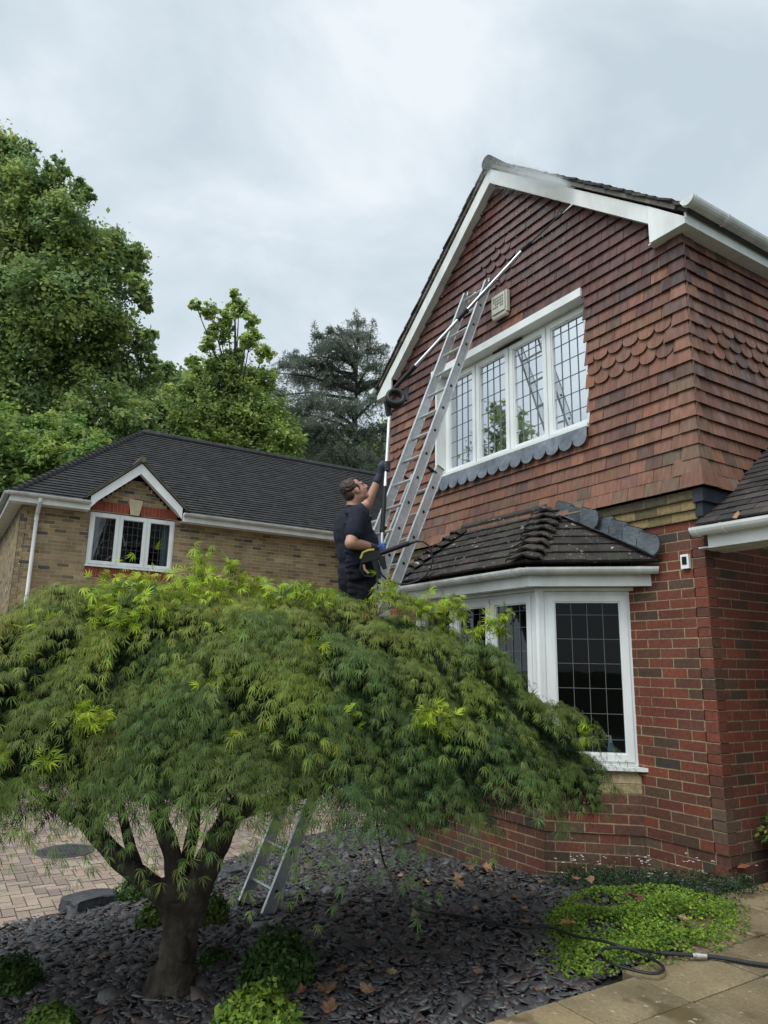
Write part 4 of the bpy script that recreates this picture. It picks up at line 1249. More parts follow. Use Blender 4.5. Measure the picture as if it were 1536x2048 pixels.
# ------------------------------------------------------------------ the man on the ladder
SKIN = (0.42, 0.225, 0.155)
PX, PY = -2.19, -1.88
man = thing('person', 'man in dark polo shirt and trousers standing on the ladder, holding up a washing pole', 'person', (PX, PY, 1.3))
def cap(mb, pts, rs, n=14):
    """chain of overlapping rounded segments"""
    for (a, b, ra, rb) in zip(pts[:-1], pts[1:], rs[:-1], rs[1:]):
        a, b = Vector(a), Vector(b); k = max(2, int((b - a).length / (min(ra, rb) * 0.7)) + 1)
        mb.tube([a.lerp(b, i / k) for i in range(k + 1)], [ra + (rb - ra) * i / k for i in range(k + 1)], n)
    for p, r in zip(pts, rs): mb.ball(p, r, n=n)
def ell(mb, c, r, up=None, fwd=None, n=16):
    if up is None: mb.ball(c, r, n=n); return
    z = Vector(up).normalized(); y = Vector(fwd); y = (y - z * y.dot(z)).normalized(); x = y.cross(z)
    mb.ball(c, r, n=n, mtx=Matrix((x, y, z)).transposed())
# joints
HIPS = V3(PX, PY + 0.10, 2.16)
CHEST = V3(PX + 0.02, PY + 0.05, 2.56)
NECK = V3(PX + 0.03, PY + 0.02, 2.78)
SH_R = V3(PX + 0.20, PY + 0.0, 2.70); EL_R = V3(PX + 0.24, PY - 0.10, 2.43); WR_R = V3(PX + 0.17, PY + 0.17, 2.435); HA_R = V3(PX + 0.10, PY + 0.27, 2.45)
SH_L = V3(PX - 0.16, PY + 0.06, 2.74); EL_L = V3(PX - 0.17, PY + 0.30, 2.90); WR_L = V3(PX - 0.08, PY + 0.37, 3.17); HA_L = V3(PX - 0.055, PY + 0.385, 3.255)
KN_R, KN_L = V3(PX + 0.13, PY + 0.14, 1.75), V3(PX - 0.10, PY + 0.16, 1.77)
FT_R, FT_L = V3(PX + 0.12, PY + 0.0, 1.36), V3(PX - 0.10, PY + 0.02, 1.36)
# head: looks up towards the gable
HC = V3(PX + 0.05, PY + 0.035, 2.945)
hf = V3(0.16, 0.80, 0.58).normalized()       # face direction
hs = hf.cross(V3(0, 0, 1)).normalized()      # his right
hu = hs.cross(hf).normalized()
def hp(r, f, u): return HC + hs * r + hf * f + hu * u
def head(mb):
    ell(mb, hp(0, -0.015, 0.03), (0.076, 0.098, 0.092), hu, hf)       # skull
    ell(mb, hp(0, 0.028, -0.022), (0.062, 0.072, 0.088), hu, hf)      # face
    ell(mb, hp(0, 0.058, -0.088), (0.038, 0.036, 0.030), hu, hf)      # chin
    ell(mb, hp(0, 0.012, -0.070), (0.056, 0.055, 0.036), hu, hf)      # jaw
    ell(mb, hp(0, 0.082, 0.028), (0.050, 0.022, 0.016), hu, hf)       # brow
    cap(mb, [hp(0, 0.094, 0.018), hp(0, 0.118, -0.022)], [0.010, 0.0155], 10)   # nose
    ell(mb, hp(0.012, 0.104, -0.027), (0.010, 0.012, 0.009), hu, hf); ell(mb, hp(-0.012, 0.104, -0.027), (0.010, 0.012, 0.009), hu, hf)
    ell(mb, hp(0, 0.090, -0.052), (0.024, 0.014, 0.008), hu, hf); ell(mb, hp(0, 0.088, -0.064), (0.021, 0.013, 0.008), hu, hf)  # lips
    for s in (-1, 1):
        ell(mb, hp(s * 0.034, 0.066, -0.018), (0.022, 0.022, 0.02), hu, hf)       # cheeks
        ell(mb, hp(s * 0.077, -0.008, -0.008), (0.012, 0.022, 0.034), hu, hf)     # ears
def hand_parts(mb, wrist, palm, grip_axis, toward, thumb_dir, k=1.0, r=0.0095):
    """a gripping hand: palm, four fingers curled round grip_axis, thumb closing from the side"""
    ga = Vector(grip_axis).normalized(); tw = Vector(toward).normalized(); tw = (tw - ga * tw.dot(ga)).normalized(); sd = ga.cross(tw)
    cap(mb, [wrist, palm - tw * 0.012], [0.029 * k, 0.034 * k], 12)
    ell(mb, palm, (0.030 * k, 0.036 * k, 0.044 * k), ga, tw)
    rg = 0.026
    for i, (off, ln) in enumerate(((0.034, 0.92), (0.012, 1.0), (-0.011, 0.96), (-0.033, 0.80))):
        c = palm + tw * 0.034 + sd * 0.0 + ga * off * k
        pts = []
        for j in range(5):
            a = -1.9 + j * 0.95 * ln
            pts.append(c + tw * (rg * math.cos(a) + 0.006) + sd * (rg * math.sin(a)) * 1.15)
        cap(mb, pts, [r * k * q for q in (1.12, 1.08, 1.02, 0.95, 0.85)], 10)
    t0 = palm + Vector(thumb_dir) * 0.02 + ga * 0.022 * k
    cap(mb, [t0, t0 + tw * 0.030 + sd * 0.022 + ga * 0.010, t0 + tw * 0.058 + sd * 0.018 + ga * 0.016], [0.014 * k, 0.0118 * k, 0.0098 * k], 10)
def body(mb):
    head(mb)
    cap(mb, [NECK - V3(0, 0, 0.06), NECK + V3(0, 0.012, 0.05), hp(0, -0.02, -0.05)], [0.066, 0.059, 0.06], 14)
    ell(mb, CHEST, (0.165, 0.11, 0.24)); ell(mb, HIPS + V3(0, 0, 0.02), (0.15, 0.11, 0.17))
    cap(mb, [SH_R, EL_R], [0.060, 0.052]); cap(mb, [EL_R, EL_R.lerp(WR_R, 0.35), WR_R], [0.052, 0.050, 0.033])
    cap(mb, [SH_L, EL_L], [0.053, 0.043]); cap(mb, [EL_L, EL_L.lerp(WR_L, 0.35), WR_L], [0.044, 0.042, 0.028])
    cap(mb, [HIPS + V3(0.09, 0, -0.02), KN_R, FT_R + V3(0, 0, 0.06)], [0.085, 0.06, 0.042]); cap(mb, [HIPS + V3(-0.09, 0, -0.02), KN_L, FT_L + V3(0, 0, 0.06)], [0.085, 0.06, 0.042])
    hand_parts(mb, WR_R, HA_R, (0.02, 0.03, 1), (-0.45, 0.9, 0), V3(0, 0, 1), 0.9, 0.0085)
    hand_parts(mb, WR_L, HA_L, (0.02, 0.03, 1), (0.35, 0.95, 0), V3(0, 0, 1), 0.9, 0.0085)
eyes = [hp(s * 0.031, 0.082, 0.006) for s in (-1, 1)]
mouth = hp(0, 0.100, -0.058)
def skin_col(p):
    p = Vector(p)
    c = Vector(SKIN)
    for e in eyes:
        dd = (p - e)
        if dd.length < 0.010: return (0.03, 0.02, 0.018)
        if abs(dd.dot(hu)) < 0.016 and abs(dd.dot(hs)) < 0.02 and dd.length < 0.024: c = Vector((0.30, 0.15, 0.105))
    for e in eyes:
        b = (p - e - hu * 0.023)
        if abs(b.dot(hu)) < 0.005 and abs(b.dot(hs)) < 0.022 and (p - HC).dot(hf) > 0.05: c = Vector((0.16, 0.09, 0.06))
    dm = p - mouth
    if abs(dm.dot(hu)) < 0.003 and abs(dm.dot(hs)) < 0.022 and dm.length < 0.028: return (0.10, 0.04, 0.035)
    if abs(dm.dot(hu)) < 0.011 and abs(dm.dot(hs)) < 0.02 and dm.length < 0.026: c = Vector((0.38, 0.16, 0.12))
    q = p - HC
    if q.dot(hf) > 0.03 and q.dot(hu) < -0.04 and q.length < 0.16: c = c * 0.86          # stubble
    return tuple(c)
M_skin = mat('skin', None, 0.5, spec=0.4, noise=(30, 0.9, 1.08))
blob('body', body, 0.007, M_skin, man, 3, skin_col)
def hair(mb):
    ell(mb, hp(0, -0.032, 0.045), (0.0785, 0.090, 0.079), hu, hf)
    ell(mb, hp(0, -0.070, -0.005), (0.068, 0.048, 0.066), hu, hf)
    ell(mb, hp(0, 0.022, 0.098), (0.050, 0.040, 0.022), hu, hf)
    for s in (-1, 1):
        ell(mb, hp(s * 0.066, 0.012, 0.016), (0.014, 0.022, 0.036), hu, hf)
    for i in range(120):
        a = rng.uniform(-1.9, 1.9); u_ = rng.uniform(0.02, 0.125)
        r_ = math.sqrt(max(0.0, 1 - ((u_ - 0.048) / 0.083) ** 2))
        p = hp(0.080 * r_ * math.sin(a), -0.028 - 0.094 * r_ * math.cos(a), u_)
        cap(mb, [p, p + hf * 0.026 + hu * rng.uniform(-0.012, 0.010) + hs * rng.uniform(-0.008, 0.008)], [0.0075, 0.0045], 6)
blob('hair', hair, 0.006, mat('brown hair', (0.036, 0.021, 0.014), 0.6, noise=(60, 0.5, 1.6)), man, 1)
def shirt(mb):
    ell(mb, CHEST + V3(0, -0.01, 0.03), (0.212, 0.162, 0.235))
    ell(mb, CHEST + V3(0.0, 0.050, -0.13), (0.20, 0.195, 0.24))
    ell(mb, HIPS + V3(0, 0.03, 0.08), (0.20, 0.195, 0.18))
    cap(mb, [SH_R + V3(-0.05, 0, -0.01), SH_R, SH_R.lerp(EL_R, 0.62)], [0.085, 0.090, 0.082])
    cap(mb, [SH_L + V3(0.05, 0, -0.01), SH_L, SH_L.lerp(EL_L, 0.58)], [0.075, 0.076, 0.072])
    cap(mb, [NECK - V3(0.0, 0, 0.09), NECK - V3(0, 0, 0.035)], [0.10, 0.079])
    for i in range(13):                       # creases pulled towards the arms
        z = 2.20 + i * 0.042; a_ = 0.5 * math.sin(i * 1.9)
        cap(mb, [V3(PX + 0.155, PY - 0.09 + 0.02 * math.sin(i * 3), z), V3(PX + 0.186, PY + 0.03, z + 0.045 * math.sin(i * 1.3)), V3(PX + 0.165, PY + 0.15, z + 0.07 * math.cos(i * 0.9))], [0.016, 0.019, 0.012], 8)
M_navy = mat('navy cotton', (0.012, 0.013, 0.023), 0.85, spec=0.25, noise=(18, 0.7, 1.5), bump=(22, 0.5, 0.02))
blob('polo_shirt', shirt, 0.010, M_navy, man, 3)
mb = MB()
for s in (-1, 1):                             # collar
    pr = None
    for k in range(8):
        a = -PI / 2 + s * (0.15 + k * 0.38)
        p = NECK + V3(0.074 * math.cos(a) , -0.085 * math.sin(a) * -1, -0.03)
        p = NECK + V3(0.076 * math.cos(a + PI), 0.078 * math.sin(a + PI) * 1.0, -0.035 - 0.01 * math.sin(a + PI))
        q = NECK + V3(0.071 * math.cos(a + PI), 0.072 * math.sin(a + PI), 0.015 - 0.012 * math.sin(a + PI))
        if pr: mb.poly([pr[0], p, q, pr[1]])
        pr = (p, q)
mb.build('collar', M_navy, man)
def trousers(mb):
    ell(mb, HIPS + V3(0, 0.0, 0.0), (0.190, 0.155, 0.165))
    cap(mb, [HIPS + V3(0.092, 0, -0.06), KN_R + V3(0, -0.01, 0.1), KN_R, FT_R + V3(0, 0, 0.05)], [0.108, 0.098, 0.082, 0.072])
    cap(mb, [HIPS + V3(-0.085, 0, -0.06), KN_L + V3(0, -0.01, 0.1), KN_L, FT_L + V3(0, 0, 0.05)], [0.108, 0.098, 0.082, 0.072])
    mb.obox(HIPS + V3(0.195, -0.02, -0.22), (0.02, 0, 0), (0, 0.07, 0), (0, 0, 0.09))   # side pocket
    for i in range(8):
        z = 1.78 + i * 0.06
        cap(mb, [V3(PX + 0.17, PY - 0.06, z), V3(PX + 0.20, PY + 0.10, z + 0.04 * math.sin(i * 2.3))], [0.028, 0.024], 8)
M_trouser = mat('black work cloth', (0.007, 0.007, 0.010), 0.9, spec=0.2, noise=(14, 0.6, 1.8), bump=(20, 0.7, 0.02))
blob('trousers', trousers, 0.012, M_trouser, man, 3)
def shoe(f):
    def fn(mb):
        cap(mb, [f + V3(0, -0.07, 0.04), f + V3(0, 0.06, 0.035), f + V3(0, 0.17, 0.03)], [0.048, 0.046, 0.038])
    return fn
for f in (FT_R, FT_L): blob('boot', shoe(f), 0.01, M_rubber, man, 2)
def glove_r(mb):
    cap(mb, [WR_R.lerp(EL_R, 0.20), WR_R], [0.042, 0.036])
    hand_parts(mb, WR_R, HA_R, (0.02, 0.03, 1), (-0.45, 0.9, 0), V3(0, 0, 1), 1.12, 0.0115)
def glove_r_col(p):
    d = (Vector(p) - WR_R).dot((HA_R - WR_R).normalized())
    if d < 0.025: return (0.035, 0.04, 0.05)
    s = math.sin(p.x * 320 + 1) * math.sin(p.y * 290) * math.sin(p.z * 310)
    return (0.42, 0.50, 0.60) if s > 0.45 else (0.022, 0.085, 0.36)
M_glove = mat('work glove', None, 0.6, noise=(60, 0.8, 1.2))
blob('glove', glove_r, 0.0065, M_glove, man, 2, glove_r_col)
def glove_l(mb):
    cap(mb, [WR_L.lerp(EL_L, 0.20), WR_L], [0.040, 0.036])
    hand_parts(mb, WR_L, HA_L, (0.02, 0.03, 1), (0.35, 0.95, 0), V3(0, 0, 1), 1.12, 0.0115)
blob('glove', glove_l, 0.0065, M_glove, man, 2, lambda p: (0.02, 0.024, 0.04))

# ------------------------------------------------------------------ washing pole
pole = thing('washing_pole', 'long jointed silver washing pole with black grips held up to the gable', 'pole', (-2.24, -1.60, 2.4))
P0 = HA_R + V3(-0.45, 0.9, 0).normalized() * 0.036
P1 = HA_L + V3(0.35, 0.95, 0).normalized() * 0.036
pd = (P1 - P0).normalized()
def onpole(z): return P0 + pd * ((z - P0.z) / pd.z)
mb = MB(); mb.tube([onpole(2.38), onpole(3.86)], 0.0145, 12); mb.build('lower_pole', M_alu, pole)
mb = MB(); mb.tube([onpole(2.62), onpole(3.05)], 0.0215, 12); mb.tube([onpole(2.60), onpole(2.63)], 0.024, 12); mb.build('grip', M_black, pole)
# pivot wheel
W0 = onpole(3.86) + V3(0.055, 0.03, 0.115)
mb = MB()
ra = (RT * 0.97 + V3(0, 0, 0.0)).normalized(); rb = V3(0, 0, 1)
vdir = (W0 - CAM).normalized(); ra = V3(0.45, 0.89, 0); rb = (V3(0, 0, 1) + V3(-0.25, 0.1, 0)).normalized()
N_ = 28
ringp = [W0 + ra * (0.078 * math.cos(2 * PI * k / N_)) + rb * (0.078 * math.sin(2 * PI * k / N_)) for k in range(N_ + 1)]
mb.tube(ringp, 0.024, 10, cap=False)
rn = ra.cross(rb).normalized()
for o in (-0.03, 0.03):
    mb.tube([p + rn * o for p in ringp], 0.020, 8, cap=False)
mb.beam(onpole(3.80), W0 - ra * 0.085 + V3(0, 0, -0.03), (1, 0, 0), 0.05, 0.035)
mb.beam(W0 - ra * 0.06 - rb * 0.07, W0 + ra * 0.09 + rb * 0.02 - rb * 0.02, rn, 0.03, 0.03)
mb.beam(W0 + ra * 0.09 - rb * 0.02, W0 + ra * 0.12 + rb * 0.14, rn, 0.05, 0.03)
mb.build('pivot_ring', M_rubber, pole)
U0 = W0 + rb * 0.09 - ra * 0.03
U1 = V3(-1.33, -0.52, 5.375); U2 = V3(-1.03, -0.36, 5.60)
ud = (U1 - U0); UL = ud.length; ud.normalize()
mb = MB(); mb.tube([U0 - ud * 0.06, U0 + ud * 0.30], 0.0215, 12); mb.tube([U0 + ud * 0.29, U0 + ud * 0.33], 0.026, 12); mb.build('grip', M_black, pole)
mb = MB(); mb.tube([U0 + ud * 0.3, U0 + ud * UL * 0.55], 0.0145, 12); mb.tube([U0 + ud * UL * 0.55, U1], 0.0125, 12); mb.build('upper_pole', M_alu, pole)
mb = MB(); c = U0 + ud * UL * 0.545
mb.tube([c - ud * 0.065, c + ud * 0.065], 0.023, 12); mb.tube([c + ud * 0.04, c + ud * 0.07], 0.028, 12); mb.build('clamp', M_black, pole)
mb = MB(); u2 = (U2 - U1).normalized()
mb.tube([U1 - u2 * 0.01, U1 + u2 * 0.03, U1 + u2 * 0.10, U1 + u2 * 0.12], [0.018, 0.024, 0.020, 0.010], 12)
mb.tube([U1 + u2 * 0.1, U2], 0.0075, 10)
mb.tube([U2 - u2 * 0.01, U2 + u2 * 0.02, U2 + u2 * 0.075], [0.012, 0.018, 0.014], 10)
mb.build('spray_lance', M_black, pole)
# hose clipped along the underside of the upper pole
mb = MB(); mb.tube([U0 + ud * (UL * f) - V3(0, 0, 0.026 + 0.012 * math.sin(f * 9)) for f in np.linspace(0.1, 1.0, 24)], 0.0055, 6); mb.build('feed_hose', M_rubber, pole)
mb = MB(); mb.tube([U2 + u2 * 0.08, U2 + u2 * 0.20 + V3(0.0, 0, 0.0)], [0.002, 0.007], 6)
M_water = mat('water', (0.8, 0.83, 0.85), 0.3, spec=0.6)
mb.build('water_jet', M_water, pole)

# spray gun hanging at his hip
gun = thing('spray_gun', 'black pressure washer gun with yellow trim hanging at the man\'s hip', 'spray gun', P(735, 1120, 6.05))
g0, g1 = P(722, 1118, 6.02), P(760, 1108, 6.06)
gx = (P(822, 1085, 6.1) - P(720, 1120, 6.02)).normalized(); gz_ = (V3(0, 0, 1) - gx * gx.z).normalized(); gy = gz_.cross(gx)
gc = P(741, 1116, 6.04)
def gl(x, y, z): return gc + gx * x + gy * y + gz_ * z
mb = MB()
mb.extrude([gl(-0.10, -0.022, -0.02), gl(-0.07, -0.022, 0.045), gl(0.02, -0.022, 0.055), gl(0.09, -0.022, 0.035), gl(0.09, -0.022, -0.02), gl(0.05, -0.022, -0.03)], gy * 0.044)
mb.extrude([gl(0.0, -0.018, -0.02), gl(0.045, -0.018, -0.02), gl(0.03, -0.018, -0.19), gl(-0.012, -0.018, -0.19)], gy * 0.036)
mb.extrude([gl(0.06, -0.02, -0.02), gl(0.12, -0.02, -0.02), gl(0.10, -0.02, -0.13), gl(0.07, -0.02, -0.13)], gy * 0.04)
mb.tube([gl(-0.09, 0, -0.01), gl(-0.115, 0, -0.07), gl(-0.10, 0, -0.13), gl(-0.04, 0, -0.155), gl(0.0, 0, -0.15)], 0.010, 8)
mb.build('gun_body', M_black, gun)
mb = MB(); mb.tube([gl(-0.085, -0.024, 0.02), gl(-0.05, -0.024, 0.062), gl(0.0, -0.024, 0.066), gl(0.05, -0.024, 0.055)], 0.010, 8, (0.45, 0.40, 0.05)); mb.build('trim', M_col, gun)
mb = MB(); mb.tube([gl(-0.075, 0, -0.03), gl(-0.08, 0, -0.08), gl(-0.06, 0, -0.12)], 0.012, 8, (0.30, 0.20, 0.10)); mb.build('trigger', M_col, gun)
mb = MB(); mb.tube([gl(0.08, 0, 0.01), P(808, 1090, 6.08), P(818, 1086.5, 6.09)], [0.021, 0.021, 0.023], 12); mb.build('barrel', M_black, gun)
mb = MB()
lp = [(818, 1087), (832, 1082.5), (846, 1083), (857, 1091), (864, 1104), (866, 1119), (862, 1135), (852, 1150), (836, 1161), (815, 1168), (795, 1168), (776, 1161), (764, 1150), (758, 1138), (752, 1128)]
mb.tube([P(u, v, 6.09 - 0.03 * math.sin(i / 14 * PI)) for i, (u, v) in enumerate(lp)], [0.016, 0.012] + [0.0075] * (len(lp) - 2), 8)
mb.build('hose_loop', M_rubber, gun)
# ------------------------------------------------------------------ plants
def unit(a): return a / np.maximum(np.linalg.norm(a, axis=1, keepdims=True), 1e-9)
npa = lambda v: np.array(tuple(v))
RTh = unit(np.array([[RT.x, RT.y, 0]]))[0]; FWh = unit(np.array([[FW.x, FW.y, 0]]))[0]

def GP(u, v):
    """where a photo position meets the ground"""
    d = 3.0
    for _ in range(60):
        p = P(u, v, d); h = p.z - gz(p.x, p.y)
        d += h * 0.8
    p = P(u, v, d); return V3(p.x, p.y, gz(p.x, p.y))

def lobed_leaves(pos, axis, nrm, size, cols, angles, lens, width, droop):
    """palmate leaves with narrow lobes: every lobe one bent kite"""
    n = len(pos); axis = unit(axis)
    nrm = unit(nrm - axis * np.sum(axis * nrm, 1, keepdims=True)); side = np.cross(axis, nrm)
    V, Cc = [], []
    for a, l in zip(angles, lens):
        aj = a + rng.normal(0, 0.10, n)
        d = axis * np.cos(aj)[:, None] + side * np.sin(aj)[:, None]
        w = np.cross(nrm, d)
        L = (size * l * rng.uniform(0.85, 1.15, n))[:, None]
        b = pos
        mid = pos + d * L * 0.48 - nrm * L * droop * 0.15
        tip = pos + d * L * 0.96 - nrm * L * (droop * rng.uniform(0.6, 1.4, n))[:, None]
        wv = w * L * width
        V.append(np.stack([b, mid - wv, tip, mid + wv], 1))
        Cc.append(cols * rng.uniform(0.9, 1.1, (n, 1)))
    V = np.concatenate(V, 0).reshape(-1, 3); Cc = np.concatenate(Cc, 0)
    F = np.arange(len(V)).reshape(-1, 4)
    return V, F, Cc

# ---- the Japanese maple
MC = np.array([-1.05, -3.45])
maple = thing('japanese_maple', 'low spreading Japanese maple with fine cut green leaves in the slate bed', 'tree', (-1.02, -3.53, -0.32))
RR, RL, RF, RB = 2.20, 2.40, 1.05, 1.25
ZR, ZH = 0.72, 1.12
def zrim(c, s): return ZR + 0.19 * np.clip(-s, 0, 1) * (1 - 0.55 * np.clip(c, 0, 1)) + 0.13 * np.clip(c, 0, 1) ** 1.5 - 0.10 * np.clip(-c, 0, 1)
def dome(th, rho):
    c, s = np.cos(th), np.sin(th)
    lump = 1 + 0.05 * np.sin(5 * th + 1.3) + 0.04 * np.sin(9 * th + 0.4)
    a = np.where(c > 0, RR, RL); b = np.where(s > 0, RB, RF)
    x = a * c * rho * lump; y = b * s * rho * lump
    zr = zrim(c, s)
    z = zr + (ZR + ZH - zr) * (1 - np.power(np.clip(rho, 0, 1.1), 3.4)) + 0.04 * np.sin(7 * th + 5 * rho) * rho
    xy = MC[None, :] + x[:, None] * RTh[:2] + y[:, None] * FWh[:2]
    return np.concatenate([xy, z[:, None]], 1)
def maple_boughs(gap, inset=0.0):
    """branch ends spread evenly over the crown, each one a small overhanging tier"""
    got = []
    cell = {}
    for _ in range(9000):
        th = rng.uniform(0, 2 * PI); rho = math.sqrt(rng.uniform(0, 1.0))
        if rng.uniform() > 0.40 + 0.60 * rho ** 4: continue
        p = dome(np.array([th]), np.array([rho]))[0]
        if all((p[0] - q[0]) ** 2 + (p[1] - q[1]) ** 2 + 1.7 * (p[2] - q[2]) ** 2 > gap * gap for q, _, _ in got): got.append((p, th, rho))
    th = np.array([g[1] for g in got]); rho = np.array([g[2] for g in got])
    p = dome(th, rho); e = 1e-3
    dr = (dome(th, rho + e) - p) / e; dt = (dome(th + e, rho) - p) / e
    nr = unit(np.cross(dr, dt)); nr[nr[:, 2] < 0] *= -1
    return p, nr, unit(dr), rho, th
bp, bn, bo, brho, bth = maple_boughs(0.235)
bp = bp + bn * rng.uniform(-0.12, 0.06, len(bp))[:, None]
pos, axs, nrs, szs, cls = [], [], [], [], []
for i in range(len(bp)):
    R = rng.uniform(0.26, 0.42)
    out = bo[i] * np.array([1, 1, 0.35]); out = out / np.linalg.norm(out)
    t2 = np.cross(np.array([0, 0, 1.0]), out); t2 /= max(1e-6, np.linalg.norm(t2))
    young = rng.uniform(0, 1)
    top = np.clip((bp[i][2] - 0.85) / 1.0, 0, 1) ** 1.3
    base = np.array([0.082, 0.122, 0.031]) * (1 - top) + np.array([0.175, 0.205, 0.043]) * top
    if young > 0.93: base = base * np.array([1.35, 1.1, 1.1])
    elif young > 0.72: base = base * np.array([1.25, 1.25, 0.95])
    elif young < 0.28: base = base * np.array([0.66, 0.80, 0.95])
    for k in range(int(rng.integers(76, 96))):
        a = rng.normal(0, 1.15)
        d = out * math.cos(a) + t2 * math.sin(a)
        L = R * rng.uniform(0.35, 1.15)
        nl = int(rng.integers(4, 7))
        f = (np.arange(nl) + rng.uniform(0.3, 1.0, nl)) / nl
        q = bp[i] + np.outer(f * L, d) + np.outer(0.07 * np.sin(f * 2.4), np.array([0, 0, 1.0])) - np.outer((0.62 * L * f ** 2.2), np.array([0, 0, 1.0]))
        q += rng.normal(0, 0.012, q.shape)
        ad = d[None, :] * 0.9 + rng.normal(0, 0.30, (nl, 3)); ad[:, 2] -= 0.25 + 0.45 * f
        pos.append(q); axs.append(ad)
        nrs.append(np.tile(np.array([0, 0, 0.9]) + bn[i] * 0.4 + d * 0.3, (nl, 1)) + rng.normal(0, 0.22, (nl, 3))); szs.append(rng.uniform(0.034, 0.060, nl))
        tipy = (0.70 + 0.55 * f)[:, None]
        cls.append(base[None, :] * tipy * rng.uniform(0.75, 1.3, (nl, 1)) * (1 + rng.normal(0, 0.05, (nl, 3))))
# sparse inner leaves, darkened in colour to stand for shade inside the crown
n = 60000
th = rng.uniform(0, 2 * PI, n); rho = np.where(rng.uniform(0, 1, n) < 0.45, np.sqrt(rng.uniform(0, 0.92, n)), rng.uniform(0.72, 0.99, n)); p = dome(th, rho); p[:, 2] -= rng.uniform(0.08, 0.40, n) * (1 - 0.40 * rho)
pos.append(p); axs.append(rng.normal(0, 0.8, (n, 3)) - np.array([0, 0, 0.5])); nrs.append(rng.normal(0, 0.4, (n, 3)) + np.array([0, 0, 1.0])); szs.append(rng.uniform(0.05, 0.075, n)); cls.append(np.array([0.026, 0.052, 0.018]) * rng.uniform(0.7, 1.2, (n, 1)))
pos, axs, nrs, szs, cls = [np.concatenate(q) for q in (pos, axs, nrs, szs, cls)]
ang7 = [-1.15, -0.72, -0.36, 0.0, 0.36, 0.72, 1.15]; len7 = [0.66, 0.85, 1.0, 1.12, 1.0, 0.85, 0.66]
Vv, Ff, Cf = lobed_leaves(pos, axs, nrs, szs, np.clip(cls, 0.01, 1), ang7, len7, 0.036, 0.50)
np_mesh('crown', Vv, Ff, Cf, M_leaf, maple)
# lime new growth
def on_dome(u, v):
    o = npa(CAM); d = npa(P(u, v, 1.0)) - o
    best = None
    for t in np.arange(2.2, 6.0, 0.02):
        p = o + d * t
        xy = p[:2] - MC; x = xy @ RTh[:2]; y = xy @ FWh[:2]
        th = math.atan2(y / (RB if y > 0 else RF), x / (RR if x > 0 else RL)); rho = math.hypot(y / (RB if y > 0 else RF), x / (RR if x > 0 else RL))
        if rho < 1.03:
            z = ZR + ZH * (1 - rho ** 3.4)
            if p[2] < z: return p
            gap = p[2] - z
            if best is None or gap < best[0]: best = (gap, p)
    return best[1] if best else o + d * 4.3
sprigs = [(300, 1178, 16, .13), (250, 1190, 14, .12), (215, 1200, 14, .12), (270, 1215, 14, .14), (330, 1212, 12, .12), (200, 1230, 10, .1), (402, 1160, 16, .12), (400, 1128, 7, .05), (395, 1195, 14, .12), (425, 1190, 12, .1), (462, 1165, 12, .09), (458, 1135, 6, .04), (480, 1180, 10, .09), (350, 1195, 8, .09), (515, 1180, 9, .08), (545, 1200, 8, .08), (600, 1195, 8, .08), (640, 1205, 8, .08), (90, 1268, 8, .08), (45, 1322, 6, .07), (240, 1262, 6, .07), (310, 1232, 8, .08), (470, 1275, 9, .09), (515, 1278, 8, .07), (630, 1310, 6, .06), (405, 1405, 9, .08), (430, 1395, 6, .06), (150, 1455, 9, .08), (185, 1460, 9, .07), (500, 1490, 11, .08), (520, 1485, 6, .05), (655, 1495, 6, .05), (700, 1460, 7, .06), (870, 1460, 10, .08), (845, 1465, 6, .05), (765, 1195, 10, .07), (780, 1188, 6, .05), (840, 1222, 10, .08), (870, 1225, 10, .08), (905, 1215, 8, .06), (920, 1232, 8, .06), (890, 1240, 8, .07), (985, 1248, 7, .05), (1005, 1240, 6, .04), (960, 1268, 6, .05), (1000, 1270, 6, .04), (0, 1530, 6, .05), (80, 1545, 4, .04), (1170, 1485, 4, .03)]
pos, axs, nrs, szs, cls = [], [], [], [], []
stems = []
for (u, v, n, s) in sprigs:
    c = on_dome(u, v)
    if v < 1300 and (u < 700 or v < 1230):
        # young shoots stand up above the crown
        c2 = npa(P(u, v, float(np.dot(c - npa(CAM), npa(FW)))))
        c = c2
    n2 = int(n * 3.6)
    tow = npa(CAM) - c; tow = tow / np.linalg.norm(tow); c = c + tow * 0.07 + np.array([0, 0, 0.0 if v < 1300 else 0.03])
    q = c + rng.normal(0, s * 0.55, (n2, 3)) + np.array([0, 0, 0.02])
    pos.append(q); a = rng.normal(0, 0.8, (n2, 3)); a[:, 2] -= 0.05; axs.append(a)
    nrs.append(np.tile([0, 0, 1.0], (n2, 1)) + rng.normal(0, 0.35, (n2, 3)) - npa(FW) * 0.4)
    szs.append(rng.uniform(0.045, 0.068, n2)); cls.append(np.array([0.30, 0.40, 0.03]) * rng.uniform(0.45, 1.2, (n2, 1)) * (1 + rng.normal(0, 0.07, (n2, 3))))
pos, axs, nrs, szs, cls = [np.concatenate(q) for q in (pos, axs, nrs, szs, cls)]
Vv, Ff, Cf = lobed_leaves(pos, axs, nrs, szs, np.clip(cls, 0.01, 1), ang7, len7, 0.055, 0.30)
ng = np_mesh('new_growth', Vv, Ff, Cf, M_leaf, maple); ng['label'] = 'lime green tufts of new leaves'
